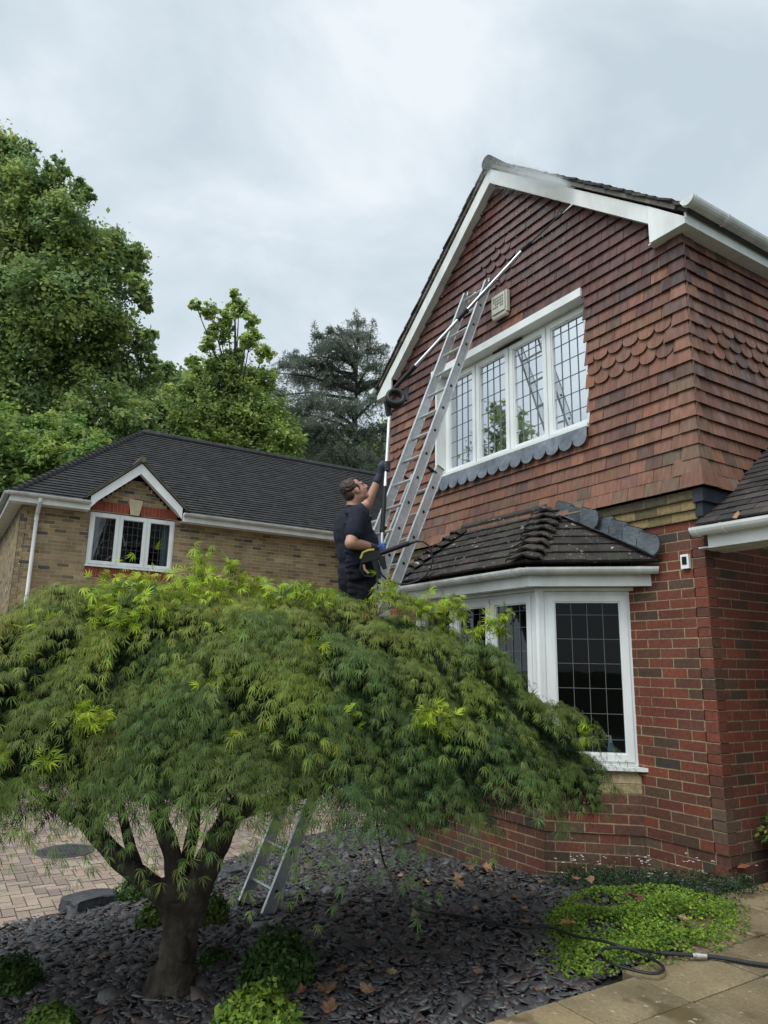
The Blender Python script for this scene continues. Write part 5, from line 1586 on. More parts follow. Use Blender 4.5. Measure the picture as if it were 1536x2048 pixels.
for (u, v) in ((297, 1450), (735, 1235), (250, 1560), (945, 1305)):
    pos = on_dome(u, v) + np.array([0, 0, 0.01]) + rng.normal(0, 0.014, (4, 3))
    Vv, Ff, Cf = lobed_leaves(pos, rng.normal(0, 1, (4, 3)), rng.normal(0, 1, (4, 3)) + np.array([0, 0, 1]), np.full(4, 0.045), np.tile([0.34, 0.12, 0.05], (4, 1)), ang7, len7, 0.07, 0.5)
    np_mesh('dead_leaf', Vv, Ff, Cf, M_leaf, maple)
# trunk and limbs, one continuous woody piece
TD = 4.25
def T(u, v, d=None):
    b = 3.82 + (1985 - v) / 335 * 0.18
    return P(u, v, b if d is None else b + (d - 4.25))
def trunk(mb):
    def limb(pts, rs):
        pts = [T(*p) for p in pts]
        # smooth the path
        out, ro = [], []
        for i in range(len(pts) - 1):
            p0, p1, p2, p3 = pts[max(i - 1, 0)], pts[i], pts[i + 1], pts[min(i + 2, len(pts) - 1)]
            for k in range(5):
                t = k / 5
                out.append(0.5 * ((2 * p1) + (p2 - p0) * t + (2 * p0 - 5 * p1 + 4 * p2 - p3) * t * t + (3 * p1 - p0 - 3 * p2 + p3) * t ** 3)); ro.append(rs[i] + (rs[i + 1] - rs[i]) * t)
        out.append(pts[-1]); ro.append(rs[-1])
        ro = [r * (1 + 0.05 * math.sin(i * 1.7)) for i, r in enumerate(ro)]
        mb.tube(out, ro, 12)
    limb([(332, 2050), (343, 1985), (354, 1920), (362, 1850), (362, 1795)], [0.185, 0.132, 0.105, 0.098, 0.100])
    limb([(380, 1850), (388, 1800), (404, 1755), (432, 1690), (470, 1620), (540, 1540, 4.2), (640, 1450, 4.1)], [0.080, 0.082, 0.080, 0.076, 0.062, 0.044, 0.024])
    limb([(352, 1840), (334, 1800), (300, 1768), (245, 1725), (190, 1665), (165, 1640), (110, 1612), (40, 1560, 4.0), (-60, 1500, 3.9)], [0.075, 0.066, 0.058, 0.054, 0.050, 0.044, 0.032, 0.022, 0.014])
    limb([(172, 1650), (168, 1600), (150, 1550), (110, 1480)], [0.04, 0.038, 0.03, 0.02])
    limb([(185, 1660), (200, 1600), (195, 1540), (230, 1460)], [0.045, 0.04, 0.034, 0.02])
    limb([(352, 1840), (350, 1785), (345, 1710), (318, 1630), (310, 1560), (300, 1450)], [0.07, 0.058, 0.052, 0.047, 0.038, 0.02])
    limb([(366, 1800, 4.32), (372, 1730, 4.36), (388, 1650, 4.4), (390, 1560, 4.45), (430, 1440, 4.5)], [0.05, 0.042, 0.038, 0.032, 0.02])
    limb([(285, 1760, 4.3), (268, 1715, 4.33), (252, 1660, 4.38), (240, 1600, 4.4), (235, 1500, 4.5)], [0.035, 0.032, 0.03, 0.024, 0.015])
    limb([(470, 1625), (560, 1600, 4.35), (680, 1560, 4.5), (800, 1520, 4.6), (950, 1480, 4.7)], [0.05, 0.042, 0.034, 0.026, 0.014])
    limb([(440, 1680), (520, 1560, 4.5), (600, 1450, 4.8)], [0.05, 0.038, 0.02])
    for a in np.arange(0, 6.2, 1.05):          # root flare
        b = T(338, 2000); o = V3(math.cos(a), math.sin(a), 0)
        mb.tube([b + V3(0, 0, 0.14) + o * 0.05, b + o * 0.13 - V3(0, 0, 0.02), b + o * 0.24 - V3(0, 0, 0.10)], [0.06, 0.045, 0.02], 8)
    kn = T(368, 1900, TD - 0.09); mb.ball(kn, (0.040, 0.03, 0.06), n=10)
blob('trunk', trunk, 0.011, M_bark, maple, 2)
mb = MB()                                      # fine twigs inside the crown
for i in range(0, len(bp), 3):
    a = V3(*bp[i]); h = T(370, 1600) if bp[i] @ np.array([*RTh]) < 3 else T(370, 1600)
    c = V3(MC[0], MC[1], 0.95)
    b = c.lerp(a, 0.35) + V3(0, 0, 0.15)
    mb.tube([c.lerp(a, 0.12) - V3(0, 0, 0.1), b, a - V3(0, 0, 0.02)], [0.014, 0.009, 0.004], 5)
mb.build('twigs', M_bark, maple)

# ---- background trees
def crown_leaves(clumps, leaf, per, pal, flat=1.0, orient=None, seed=1):
    r_ = np.random.default_rng(seed)
    V, Cc = [], []
    for (c, R, wgt) in clumps:
        n = int(per * R * R * wgt)
        nsub = max(10, int(38 * min(1.8, R)))
        sub = unit(r_.normal(0, 1, (nsub, 3))) * (R * r_.uniform(0.35, 1.0, (nsub, 1))); sub[:, 2] *= flat
        sc = r_.uniform(0, 1, nsub); idx = r_.integers(0, nsub, n)
        loose = (r_.uniform(0, 1, n) < 0.13)[:, None]
        p = c + np.where(loose, r_.normal(0, 0.42 * R, (n, 3)), sub[idx] + r_.normal(0, 0.15 * R, (n, 3)) * np.array([1, 1, 0.8 * flat]))
        nrm = unit(unit(sub[idx] + 1e-6) * 0.5 + np.array([0, 0, 0.75]) + r_.normal(0, 0.55, (n, 3)))
        t = unit(np.cross(nrm, r_.normal(0, 1, (n, 3)))); b = np.cross(nrm, t)
        s = (leaf * np.exp(r_.normal(-0.10, 0.36, n)).clip(0.35, 1.9))[:, None]
        V.append(np.stack([p - t * s, p - b * s * 0.62 + nrm * s * 0.12, p + t * s, p + b * s * 0.62 + nrm * s * 0.12], 1).reshape(-1, 3))
        pc = np.array(pal); k = (sc[idx] * len(pc)).astype(int).clip(0, len(pc) - 1)
        Cc.append(pc[k] * r_.uniform(0.72, 1.3, (n, 1)) * (1 + r_.normal(0, 0.05, (n, 3))))
    V = np.concatenate(V); Cc = np.clip(np.concatenate(Cc), 0.004, 1)
    return V, np.arange(len(V)).reshape(-1, 4), Cc
def px_clumps(lst, d, jit=1.2):
    out = []
    r_ = np.random.default_rng(5)
    for (u, v, r, *rest) in lst:
        R = r / FPX * d
        out.append((npa(P(u, v, d + r_.uniform(-jit, jit))), R, rest[0] if rest else 1.0))
    return out
def far_tree(name, label, lst, d, leaf, per, pal, trunk_u, trunk_v, seed, flat=1.0):
    base = P(trunk_u, 1330, d); base.z = -0.6
    t = thing(name, label, 'tree', base, 'trees behind the yellow brick house')
    cl = px_clumps(lst, d)
    V, F, Cc = crown_leaves(cl, leaf, per, pal, flat, seed=seed)
    np_mesh('crown', V, F, Cc, M_leaf_far, t)
    mb = MB()
    top = P(trunk_u, trunk_v, d)
    mb.tube([base, base.lerp(top, 0.5) + RT * 0.15, top], [0.34, 0.20, 0.035], 10)
    for (c, R, wgt) in cl:
        c = V3(*c); f = min(0.95, max(0.25, (c.z - 1.5) / max(1, top.z)))
        j = base.lerp(top, min(0.97, f * 0.85))
        mid = j.lerp(c, 0.55) + V3(0, 0, 0.1)
        mb.tube([j, mid, c], [0.055, 0.035, 0.012], 6)
        for q in range(3):
            e_ = c + V3(*(unit(rng.normal(0, 1, (1, 3)))[0])) * R * 0.9
            mb.tube([c.lerp(mid, 0.3), e_], [0.016, 0.006], 5)
    mb.build('trunk', M_farbark, t)
    return t
G1 = [tuple(c * k for c, k in zip(q, (3.9, 3.4, 4.3))) for q in [(0.050, 0.085, 0.026), (0.070, 0.11, 0.030), (0.085, 0.125, 0.032), (0.062, 0.10, 0.036), (0.10, 0.135, 0.036)]]
G2 = [tuple(c * k for c, k in zip(q, (3.9, 3.4, 4.3))) for q in [(0.07, 0.11, 0.028), (0.095, 0.14, 0.03), (0.055, 0.09, 0.026), (0.11, 0.15, 0.035)]]
G3 = [tuple(c * k for c, k in zip(q, (3.9, 3.4, 4.3))) for q in [(0.07, 0.125, 0.032), (0.10, 0.165, 0.036), (0.13, 0.19, 0.04), (0.06, 0.105, 0.03)]]
G4 = [tuple(c * k for c, k in zip(q, (3.9, 3.4, 4.3))) for q in [(0.045, 0.075, 0.026), (0.06, 0.095, 0.028), (0.075, 0.11, 0.03)]]
far_tree('broadleaf_tree', 'tallest broadleaf tree, its big rounded crown filling the left edge', [
    (38, 320, 42), (10, 300, 40), (-40, 340, 90), (60, 385, 60), (110, 345, 26, 1.3), (120, 400, 36), (160, 375, 22, 1.2), (180, 392, 14, 1.2), (130, 440, 55), (20, 440, 90), (90, 500, 90), (-60, 520, 120), (185, 500, 62), (225, 480, 30), (240, 530, 52), (272, 505, 22, 1.2), (190, 590, 80), (275, 580, 32, 1.1), (290, 610, 20, 1.2), (110, 620, 100), (-20, 650, 110), (240, 650, 34, .9), (275, 690, 34), (300, 670, 14, 1.2), (215, 720, 70), (130, 740, 90), (20, 770, 100), (260, 770, 50), (305, 740, 26, .9), (190, 830, 80), (90, 860, 80), (270, 850, 55), (-60, 820, 110)], 26, 0.080, 2900, G1, 60, 420, 3)
far_tree('plane_tree', 'pale green tree with a thin tall top standing behind the roof ridge', [
    (470, 590, 14, 1.3), (478, 615, 22, 1.1), (455, 640, 20, 1.1), (420, 622, 18, 1.2), (392, 612, 12, 1.3), (500, 640, 18, 1.1), (440, 665, 26, 1.0), (500, 680, 24, 1.0), (415, 690, 18, 1.0), (528, 708, 22, 1.1), (470, 705, 22, .8), (385, 722, 16, 1.1), (440, 745, 44), (490, 760, 40), (525, 770, 34), (405, 770, 46), (370, 800, 44), (460, 810, 66), (530, 840, 58), (400, 850, 62), (480, 870, 66), (560, 890, 46)], 31, 0.080, 2900, G2, 470, 640, 4)
far_tree('broadleaf_tree', 'bright low tree at the left edge beside the hip of the dark roof', [
    (20, 860, 60), (90, 880, 56), (150, 885, 48), (195, 888, 30), (-40, 900, 80), (30, 930, 70), (110, 935, 60), (170, 920, 40), (10, 990, 60), (80, 980, 50), (-60, 1000, 80)], 21.5, 0.072, 3900, [tuple(0.72 * c for c in q) for q in G3], 60, 900, 5)
far_tree('broadleaf_tree', 'dark tree in the dip between the tallest tree and the plane tree', [
    (330, 745, 24, 1.1), (345, 775, 40), (300, 800, 50), (335, 840, 60), (280, 880, 60), (370, 900, 60), (230, 880, 60), (440, 920, 50), (330, 930, 50)], 34, 0.105, 2300, G4, 330, 800, 6)
far_tree('broadleaf_tree', 'dark tree filling the gap behind the ridge under the cedar', [
    (560, 860, 50), (620, 900, 55), (680, 920, 50), (740, 930, 50), (590, 940, 40), (800, 900, 60)], 42, 0.13, 1700, G4, 640, 880, 8)
# the cedar: flat plates of needle sprays on level limbs
cb = P(700, 1330, 35); cb.z = -0.6
cedar = thing('cedar_tree', 'blue green cedar with level feathery plates right of the plane tree', 'tree', cb, 'trees behind the yellow brick house')
r_ = np.random.default_rng(21)
plates = [(715, 648, 16), (700, 672, 26), (730, 676, 24), (680, 690, 30), (745, 700, 26), (636, 672, 9), (640, 700, 16), (662, 662, 8), (655, 690, 18), (690, 715, 44), (620, 725, 26), (590, 718, 24), (650, 738, 44), (745, 735, 34), (570, 735, 22), (545, 745, 12), (600, 760, 44), (680, 770, 52), (740, 775, 40), (560, 790, 30), (630, 810, 52), (700, 820, 54), (765, 800, 34), (580, 830, 44), (650, 860, 54), (720, 870, 50), (770, 860, 34), (600, 880, 50), (680, 910, 54), (740, 920, 44), (550, 860, 30), (785, 760, 22), (640, 930, 40)]
V, Cc = [], []
mbt = MB(); ctop = P(716, 640, 35)
mbt.tube([cb, cb.lerp(ctop, 0.6), ctop], [0.26, 0.12, 0.02], 10)
for (u, v, r) in plates:
    d = 35 + r_.uniform(-2.0, 2.0); c = npa(P(u, v, d)); R = r / FPX * 35
    n = int(2900 * R * R) + 240
    # sprays: lines of needles running outward in a level fan
    ns = max(16, int(80 * R)); base = c + r_.normal(0, 0.35 * R, (ns, 3)) * np.array([1, 1, 0.20])
    az = r_.uniform(0, 2 * PI, ns); ln = R * r_.uniform(0.6, 1.5, ns)
    k = r_.integers(0, ns, n); f = r_.uniform(0, 1, n)
    dirs = np.stack([np.cos(az), np.sin(az), np.full(ns, 0.16)], 1)
    p = base[k] + dirs[k] * (ln[k] * f)[:, None]; p[:, 2] += -0.55 * R * f ** 2 + 0.10 * R * np.sin(f * 5)
    p += r_.normal(0, 0.035, p.shape)
    q = unit(dirs[k] * 0.6 + r_.normal(0, 0.65, (n, 3)) + np.array([0, 0, 0.25]))
    s = np.cross(q, unit(r_.normal(0, 1, (n, 3))))
    L = r_.uniform(0.10, 0.22, n)[:, None]; W = 0.020
    V.append(np.stack([p, p + q * L * 0.5 + s * W, p + q * L, p + q * L * 0.5 - s * W], 1).reshape(-1, 3))
    pc = np.array([(0.13, 0.165, 0.135), (0.155, 0.19, 0.155), (0.185, 0.22, 0.175), (0.19, 0.21, 0.14)])
    Cc.append(pc[r_.integers(0, 4, n)] * r_.uniform(0.7, 1.3, (n, 1)))
    cc = V3(*c); hh = min(0.96, max(0.1, (cc.z + 0.2) / (ctop.z + 0.6)))
    j = cb.lerp(ctop, hh); mbt.tube([j - V3(0, 0, 0.2), j.lerp(cc, 0.6) + V3(0, 0, 0.15), cc], [0.09, 0.05, 0.015], 6)
for (u0, v0, u1, v1) in ((718, 690, 712, 620), (738, 690, 746, 640), (640, 735, 628, 645), (655, 730, 662, 655), (600, 740, 590, 700), (690, 720, 684, 668), (668, 700, 640, 668), (760, 720, 772, 690), (700, 680, 676, 655)):
    a_, b_ = npa(P(u0, v0, 35)), npa(P(u1, v1, 35 + r_.uniform(-1, 1))); n = 420
    f = r_.uniform(0, 1, n)[:, None]; side = unit(r_.normal(0, 1, (n, 3)) * np.array([1, 1, 0.35])); reach = (1.05 - f) * 0.75 * r_.uniform(0, 1, (n, 1))
    p = a_ + (b_ - a_) * f + side * reach - np.array([0, 0, 1.0]) * reach ** 2 * 0.4
    q = unit(side * 0.7 + r_.normal(0, 0.5, (n, 3)) + np.array([0, 0, 0.35])); s_ = np.cross(q, unit(r_.normal(0, 1, (n, 3)))); L = r_.uniform(0.10, 0.2, n)[:, None]
    V.append(np.stack([p, p + q * L * 0.5 + s_ * 0.018, p + q * L, p + q * L * 0.5 - s_ * 0.018], 1).reshape(-1, 3)); Cc.append(pc[r_.integers(0, 4, n)] * r_.uniform(0.6, 1.2, (n, 1)))
    mbt.tube([V3(*a_), V3(*b_)], [0.035, 0.008], 5)
V = np.concatenate(V); Cc = np.concatenate(Cc)
np_mesh('crown', V, np.arange(len(V)).reshape(-1, 4), np.clip(Cc, 0.004, 1), M_leaf_far, cedar)
mbt.build('trunk', M_farbark, cedar)
# a garden tree outside the frame that the upper window mirrors
gt = thing('garden_tree', 'garden tree mirrored in the left panes of the upper window', 'tree', (-17.5, -13.5, -0.6))
gcl = [(np.array([-17.5 + a, -13.5 + b_, z]), R, 1.0) for a, b_, z, R in ((0, 0, 9.0, 1.8), (1.5, 0.6, 7.2, 2.0), (-1.4, 0.5, 7.0, 1.9), (0.3, -1.4, 6.2, 2.2), (0.8, 0.5, 10.6, 1.0), (-0.4, 1.6, 5.0, 2.2), (2.2, -0.6, 5.0, 1.8), (-2.2, 0, 4.6, 2.0), (0, 0, 11.8, 0.6))]
V, F, Cc = crown_leaves(gcl, 0.13, 420, G4, seed=12)
np_mesh('crown', V, F, Cc, M_leaf_far, gt)
mb = MB(); mb.tube([(-17.5, -13.5, -0.65), (-17.4, -13.4, 5), (-17.5, -13.5, 10.5)], [0.35, 0.25, 0.05], 10)
mb.build('trunk', M_farbark, gt)

# ---- slate chippings
def chips(n):
    r_ = np.random.default_rng(33)
    y = r_.uniform(-4.75, -0.03, n * 3); f = r_.uniform(0, 1, n * 3)
    ex = np.array([edge_x(v) for v in y]); lim = np.where(y < -2.0, 0.64, np.where(y < -1.35, 0.54, np.where(y < -0.85, 0.28, 0.09))); x = ex - 0.05 + (lim - ex + 0.05) * f
    ok = ~((y > -0.60) & (x > -3.5 + 0.02) & (x < -0.70 - 0.0)) | ((y < -0.06) & (x > -1.15) & (y < -0.04 - (x + 1.15) * -1.1 * 0 - (-0.70 - x) * 1.12))
    ok &= ((x - CAM.x) * FW.x + (y - CAM.y) * FW.y) > 2.6
    # thinner cover towards the house keeps soil showing
    x, y = x[ok][:n], y[ok][:n]; n = len(x)
    size = np.exp(r_.normal(math.log(0.027), 0.48, n)).clip(0.008, 0.085)
    th = r_.uniform(0.0025, 0.007, n)
    nrm = unit(np.stack([r_.normal(0, 0.27, n) + 0.11 * 0, r_.normal(0, 0.27, n), np.ones(n)], 1))
    t = unit(np.cross(nrm, r_.normal(0, 1, (n, 3)))); b_ = np.cross(nrm, t)
    z = np.clip(0.11 * x + 0.06 * y, -0.6, 0) - 0.004 + r_.uniform(0, 0.026, n)
    c = np.stack([x, y, z], 1)
    el_ = r_.uniform(0.35, 0.9, n)
    ring = []
    for k in range(6):
        a = 2 * PI * k / 6 + r_.uniform(-0.48, 0.48, n); rr = size * r_.uniform(0.5, 1.25, n)
        ring.append(c + t * (rr * np.cos(a))[:, None] + b_ * (rr * np.sin(a) * el_)[:, None])
    topv = [q + nrm * th[:, None] for q in ring]
    V = np.stack(topv + ring, 1).reshape(-1, 3)
    o = (np.arange(n) * 12)[:, None]
    fs = [[0, 1, 2, 3], [0, 3, 4, 5]] + [[k, k + 6, (k + 1) % 6 + 6, (k + 1) % 6] for k in range(6)]
    F = np.concatenate([o + np.array(q)[None, :] for q in fs], 0)
    pal = np.array([(0.064, 0.061, 0.064), (0.050, 0.047, 0.051), (0.088, 0.085, 0.087), (0.082, 0.060, 0.058), (0.14, 0.136, 0.135), (0.038, 0.035, 0.037)])
    col = pal[r_.choice(6, n, p=[.3, .25, .15, .14, .05, .11])] * r_.uniform(0.8, 1.25, (n, 1))
    return V, F, np.tile(col, (8, 1))
V, F, Cc = chips(26000)
o = np_mesh('slate_chippings', V, F, Cc, M_slate); o['kind'] = 'stuff'
o['label'] = 'dark grey slate chippings covering the planting bed'

r_ = np.random.default_rng(66)
n = 2600
y = r_.uniform(-4.4, -0.1, n); ex = np.array([edge_x(q) for q in y]); x = ex + (0.55 - ex) * r_.uniform(0, 1, n)
wgt = np.exp(-((x + 1.2) / 1.9) ** 2) * (0.45 + 0.55 * (np.sin(x * 3.1 + 1) * np.sin(y * 2.7) > 0))
ok = (r_.uniform(0, 1, n) < wgt) & ~((y > -0.64) & (x > -3.4) & (x < -0.75)); x, y = x[ok], y[ok]; n = len(x)
p = np.stack([x, y, np.clip(0.11 * x + 0.06 * y, -0.6, 0) + r_.uniform(0.014, 0.034, n)], 1)
q = r_.normal(0, 1, (n, 3)); q[:, 2] *= 0.25; q = unit(q); sN = unit(np.cross(q, np.array([0, 0, 1.0]) + r_.normal(0, 0.5, (n, 3))))
L = r_.uniform(0.008, 0.030, n)[:, None]; W = L * r_.uniform(0.08, 0.55, (n, 1))
V = np.stack([p - q * L, p - sN * W + np.array([0, 0, 0.004]), p + q * L + np.array([0, 0, 0.006]), p + sN * W], 1).reshape(-1, 3)
pal = np.array([(0.20, 0.11, 0.06), (0.14, 0.08, 0.05), (0.26, 0.17, 0.09), (0.10, 0.06, 0.045)])
o = np_mesh('leaf_litter', V, np.arange(len(V)).reshape(-1, 4), pal[r_.integers(0, 4, n)] * r_.uniform(0.7, 1.2, (n, 1)), M_leaf)
o['kind'] = 'stuff'; o['label'] = 'small brown scraps of leaf and twig among the slate'

# ---- box bushes
def bush(label, u, v, rpx, hgt, pal, seed, n=2600, leaf=0.011):
    b = GP(u, v); d = (b - CAM).dot(FW); R = rpx / FPX * d
    t = thing('box_bush', label, 'bush', b, 'low bushes in the slate bed')
    r_ = np.random.default_rng(seed)
    q = unit(r_.normal(0, 1, (n, 3))); q[:, 2] = np.abs(q[:, 2])
    lump = 1 + 0.14 * np.sin(q[:, 0] * 7 + seed) * np.sin(q[:, 1] * 6) + 0.10 * np.sin(q[:, 2] * 9 + q[:, 0] * 5)
    p = npa(b) + q * (R * lump * r_.uniform(0.72, 1.05, n))[:, None] * np.array([1, 1, hgt])
    nrm = unit(q + r_.normal(0, 0.6, (n, 3)) + np.array([0, 0, 0.3])); a = unit(np.cross(nrm, r_.normal(0, 1, (n, 3)))); c = np.cross(nrm, a)
    s = (leaf * r_.uniform(0.7, 1.4, n))[:, None]
    V = np.stack([p - a * s * 1.3, p + c * s * 0.8, p + a * s * 1.3 + nrm * s * 0.3, p - c * s * 0.8], 1).reshape(-1, 3)
    pc = np.array(pal); col = pc[r_.integers(0, len(pc), n)] * r_.uniform(0.7, 1.3, (n, 1))
    np_mesh('foliage', V, np.arange(len(V)).reshape(-1, 4), np.clip(col, 0.004, 1), M_leaf, t)
    mb = MB()
    for k in range(16):
        e_ = V3(*(unit(r_.normal(0, 1, (1, 3)))[0])); e_.z = abs(e_.z)
        mb.tube([b, b + V3(e_.x * R * 0.8, e_.y * R * 0.8, e_.z * R * hgt * 0.8)], [0.006, 0.003], 5)
    mb.build('stems', M_bark, t)
DG = [(0.035, 0.075, 0.018), (0.045, 0.095, 0.02), (0.03, 0.06, 0.016), (0.06, 0.11, 0.022)]
LG = [(0.12, 0.20, 0.028), (0.16, 0.25, 0.03), (0.085, 0.15, 0.024), (0.19, 0.26, 0.04)]
MG = [(0.07, 0.13, 0.024), (0.10, 0.15, 0.025), (0.05, 0.10, 0.02), (0.13, 0.16, 0.03)]
bush('round dark green box bush right of the maple trunk', 556, 1972, 76, 1.25, DG, 1, 3600)
bush('lime green bush at the bottom edge right of the trunk', 508, 2085, 92, 0.95, LG, 2, 3600, 0.012)
bush('dark green bush at the left edge of the slate bed', 18, 1985, 58, 1.1, DG, 3)
bush('small green bush in the bottom left corner', 92, 2075, 56, 0.9, MG, 4)
bush('dark bush by the rock, left behind the trunk', 272, 1800, 40, 1.1, DG, 5, 1800)
bush('yellow green bush close behind the left of the trunk', 305, 1855, 34, 1.25, MG, 6, 1600)
bush('yellow green bush close behind the right of the trunk', 422, 1850, 34, 1.7, MG, 7, 1800)
bush('dark bush low beside the right of the trunk', 425, 1930, 30, 1.0, DG, 8, 1200)

# ---- rocks
def rock(label, u0, v0, u1, v1, h, seed):
    a, b = GP(u0, v0), GP(u1, v1); c = (a + b) / 2; L = (b - a).length
    r_ = np.random.default_rng(seed); d = (b - a).normalized(); s = V3(-d.y, d.x, 0)
    bm = bmesh.new(); bmesh.ops.create_icosphere(bm, subdivisions=4, radius=1.0)
    ph = r_.uniform(0, 6, 6)
    for v in bm.verts:
        p = v.co
        k = 1 + 0.12 * math.sin(p.x * 3 + ph[0]) + 0.10 * math.sin(p.y * 4 + ph[1]) + 0.07 * math.sin(p.z * 6 + p.x * 5 + ph[2]) + 0.035 * math.sin(p.x * 13 + ph[3]) * math.sin(p.y * 11)
        q = Vector((max(-0.86, min(0.86, p.x * k)), max(-0.7, min(0.72, p.y * k)), min(0.62, p.z * k) + 0.12 * math.sin(p.x * 2.2 + ph[4])))
        v.co = d * (q.x * L * 0.56) + s * (q.y * L * 0.36) + V3(0, 0, q.z * h)
    me = bpy.data.meshes.new('rock'); bm.to_mesh(me); bm.free()
    o = finish('rock', me, mat('dark rock', (0.045, 0.047, 0.052), 0.6, noise=(9, 0.6, 1.5), noise2=(30, 0.8, 1.25), bump=(22, 0.7, 0.02)), None, False)
    o.location = c + V3(0, 0, h * 0.15)
    tag(o, label, 'rock', 'rocks edging the slate bed')
rock('long flat dark slate rock between the block paving and the bed', 128, 1828, 240, 1800, 0.12, 1)
rock('small dark slate rock half hidden by the right maple stem', 425, 1762, 492, 1742, 0.09, 2)

# ---- creeping lime ground cover and the dark flowering plant by the wall
POLY = [(-0.72, -0.66), (-0.62, -1.02), (-0.42, -1.38), (-0.05, -1.72), (0.36, -2.05), (0.56, -1.98), (0.60, -1.70), (0.66, -1.35), (0.62, -1.0), (0.50, -0.72), (0.30, -0.42), (0.02, -0.30), (-0.30, -0.40)]
def inside(x, y):
    r = False; j = len(POLY) - 1
    for i in range(len(POLY)):
        xi, yi = POLY[i]; xj, yj = POLY[j]
        if (yi > y) != (yj > y) and x < (xj - xi) * (y - yi) / (yj - yi) + xi: r = not r
        j = i
    return r
def edge_d(x, y):
    best = 9
    for i in range(len(POLY)):
        a, b = np.array(POLY[i - 1]), np.array(POLY[i]); q = np.array((x, y))
        t = np.clip((q - a) @ (b - a) / ((b - a) @ (b - a)), 0, 1); best = min(best, np.linalg.norm(q - a - (b - a) * t))
    return best
r_ = np.random.default_rng(44)
pts = []
while len(pts) < 15000:
    x, y = r_.uniform(-0.8, 0.75), r_.uniform(-2.15, -0.25)
    ins = inside(x, y); ed = edge_d(x, y)
    if not ins and (ed > 0.07 or r_.uniform() > 0.12): continue
    if ins and ed < 0.10 and r_.uniform() > 0.25 + ed * 6: continue
    hole = math.sin(x * 9 + 1) * math.sin(y * 8) + 0.5 * math.sin(x * 23 + y * 17) * math.sin(y * 21)
    if hole > 0.55 and r_.uniform() > 0.18: continue
    if (x + 0.35) ** 2 + (y + 0.75) ** 2 < 0.12 and r_.uniform() > 0.45: continue
    hum = min(1, ed / 0.28) if ins else 0
    z = max(gz(x, y), -0.25) if x < 0.5 else 0.0
    pts.append((x, y, z + 0.012 + hum * (0.07 + 0.05 * math.sin(x * 7) * math.sin(y * 6 + 1)) * r_.uniform(0.3, 1.1), hum))
pts = np.array(pts); n = len(pts)
p = pts[:, :3]; nrm = unit(np.array([0.1, -0.25, 1.0]) + r_.normal(0, 0.4, (n, 3)))
t_ = unit(np.cross(nrm, r_.normal(0, 1, (n, 3)))); b_ = np.cross(nrm, t_); s = r_.uniform(0.0042, 0.0090, n)[:, None]
ring = [p + (t_ * math.cos(a) + b_ * math.sin(a)) * s + nrm * s * (0.15 if k % 2 else 0) for k, a in enumerate(np.arange(8) * PI / 4)]
V = np.stack(ring, 1).reshape(-1, 3); o8 = (np.arange(n) * 8)[:, None]
F = np.concatenate([o8 + np.array(q) for q in ([0, 1, 2, 3], [0, 3, 4, 7], [4, 5, 6, 7])], 0)
pal = np.array([(0.16, 0.26, 0.026), (0.22, 0.33, 0.03), (0.11, 0.20, 0.026), (0.065, 0.13, 0.024), (0.28, 0.35, 0.045)])
pat = 0.5 + 0.5 * np.sin(pts[:, 0] * 11 + 2 * np.sin(pts[:, 1] * 7)) * np.sin(pts[:, 1] * 9 + 1)
col = pal[r_.choice(5, n, p=[.28, .2, .24, .2, .08])] * r_.uniform(0.7, 1.2, (n, 1)) * (0.6 + 0.55 * pat * pts[:, 3] + 0.1)[:, None]
o = np_mesh('creeping_ground_cover', V, F, np.tile(col, (3, 1)), M_leaf); o['kind'] = 'stuff'; o['label'] = 'bright lime creeping plant spilling onto the slabs'
fp = thing('flowering_plant', 'dark green low plant with tiny white flowers along the foot of the brick wall', 'plant', (-0.3, -0.45, -0.05))
n = 3600
f = r_.uniform(0, 1, n); ww = r_.normal(0, 0.085, n)
px_ = -0.95 + f * 1.22; py_ = -0.66 + f * 0.50 + ww - 0.03
zz = np.clip(0.11 * px_ + 0.06 * py_, -0.6, 0)
p = np.stack([px_, py_, zz + 0.01 + r_.uniform(0, 0.13, n) * np.exp(-(ww / 0.12) ** 2)], 1)
ax_ = r_.normal(0, 0.7, (n, 3)) + np.array([0, 0, 0.6]); V, F, Cc = lobed_leaves(p, ax_, r_.normal(0, 1, (n, 3)), r_.uniform(0.018, 0.034, n), np.array([0.035, 0.07, 0.026]) * r_.uniform(0.6, 1.5, (n, 1)), [0.0], [1.0], 0.16, 0.2)
np_mesh('foliage', V, F, Cc, M_leaf, fp)
mb = MB()
for k in range(34):
    f = r_.uniform(0, 1); x, y = -1.0 + f * 1.25, -0.66 + f * 0.52 + r_.normal(0, 0.07) - 0.03
    z = gz(x, y) + r_.uniform(0.10, 0.21)
    for q in range(int(r_.integers(1, 4))):
        c = V3(x + r_.normal(0, 0.008), y + r_.normal(0, 0.008), z + r_.normal(0, 0.008))
        for a in range(4):
            d_ = V3(math.cos(a * PI / 2), math.sin(a * PI / 2), 0.3) * 0.0065
            mb.poly([c, c + d_ + V3(-d_.y, d_.x, 0) * 0.5, c + d_ * 1.6, c + d_ - V3(-d_.y, d_.x, 0) * 0.5], (0.75, 0.74, 0.72))
mb.build('flowers', M_col, fp)

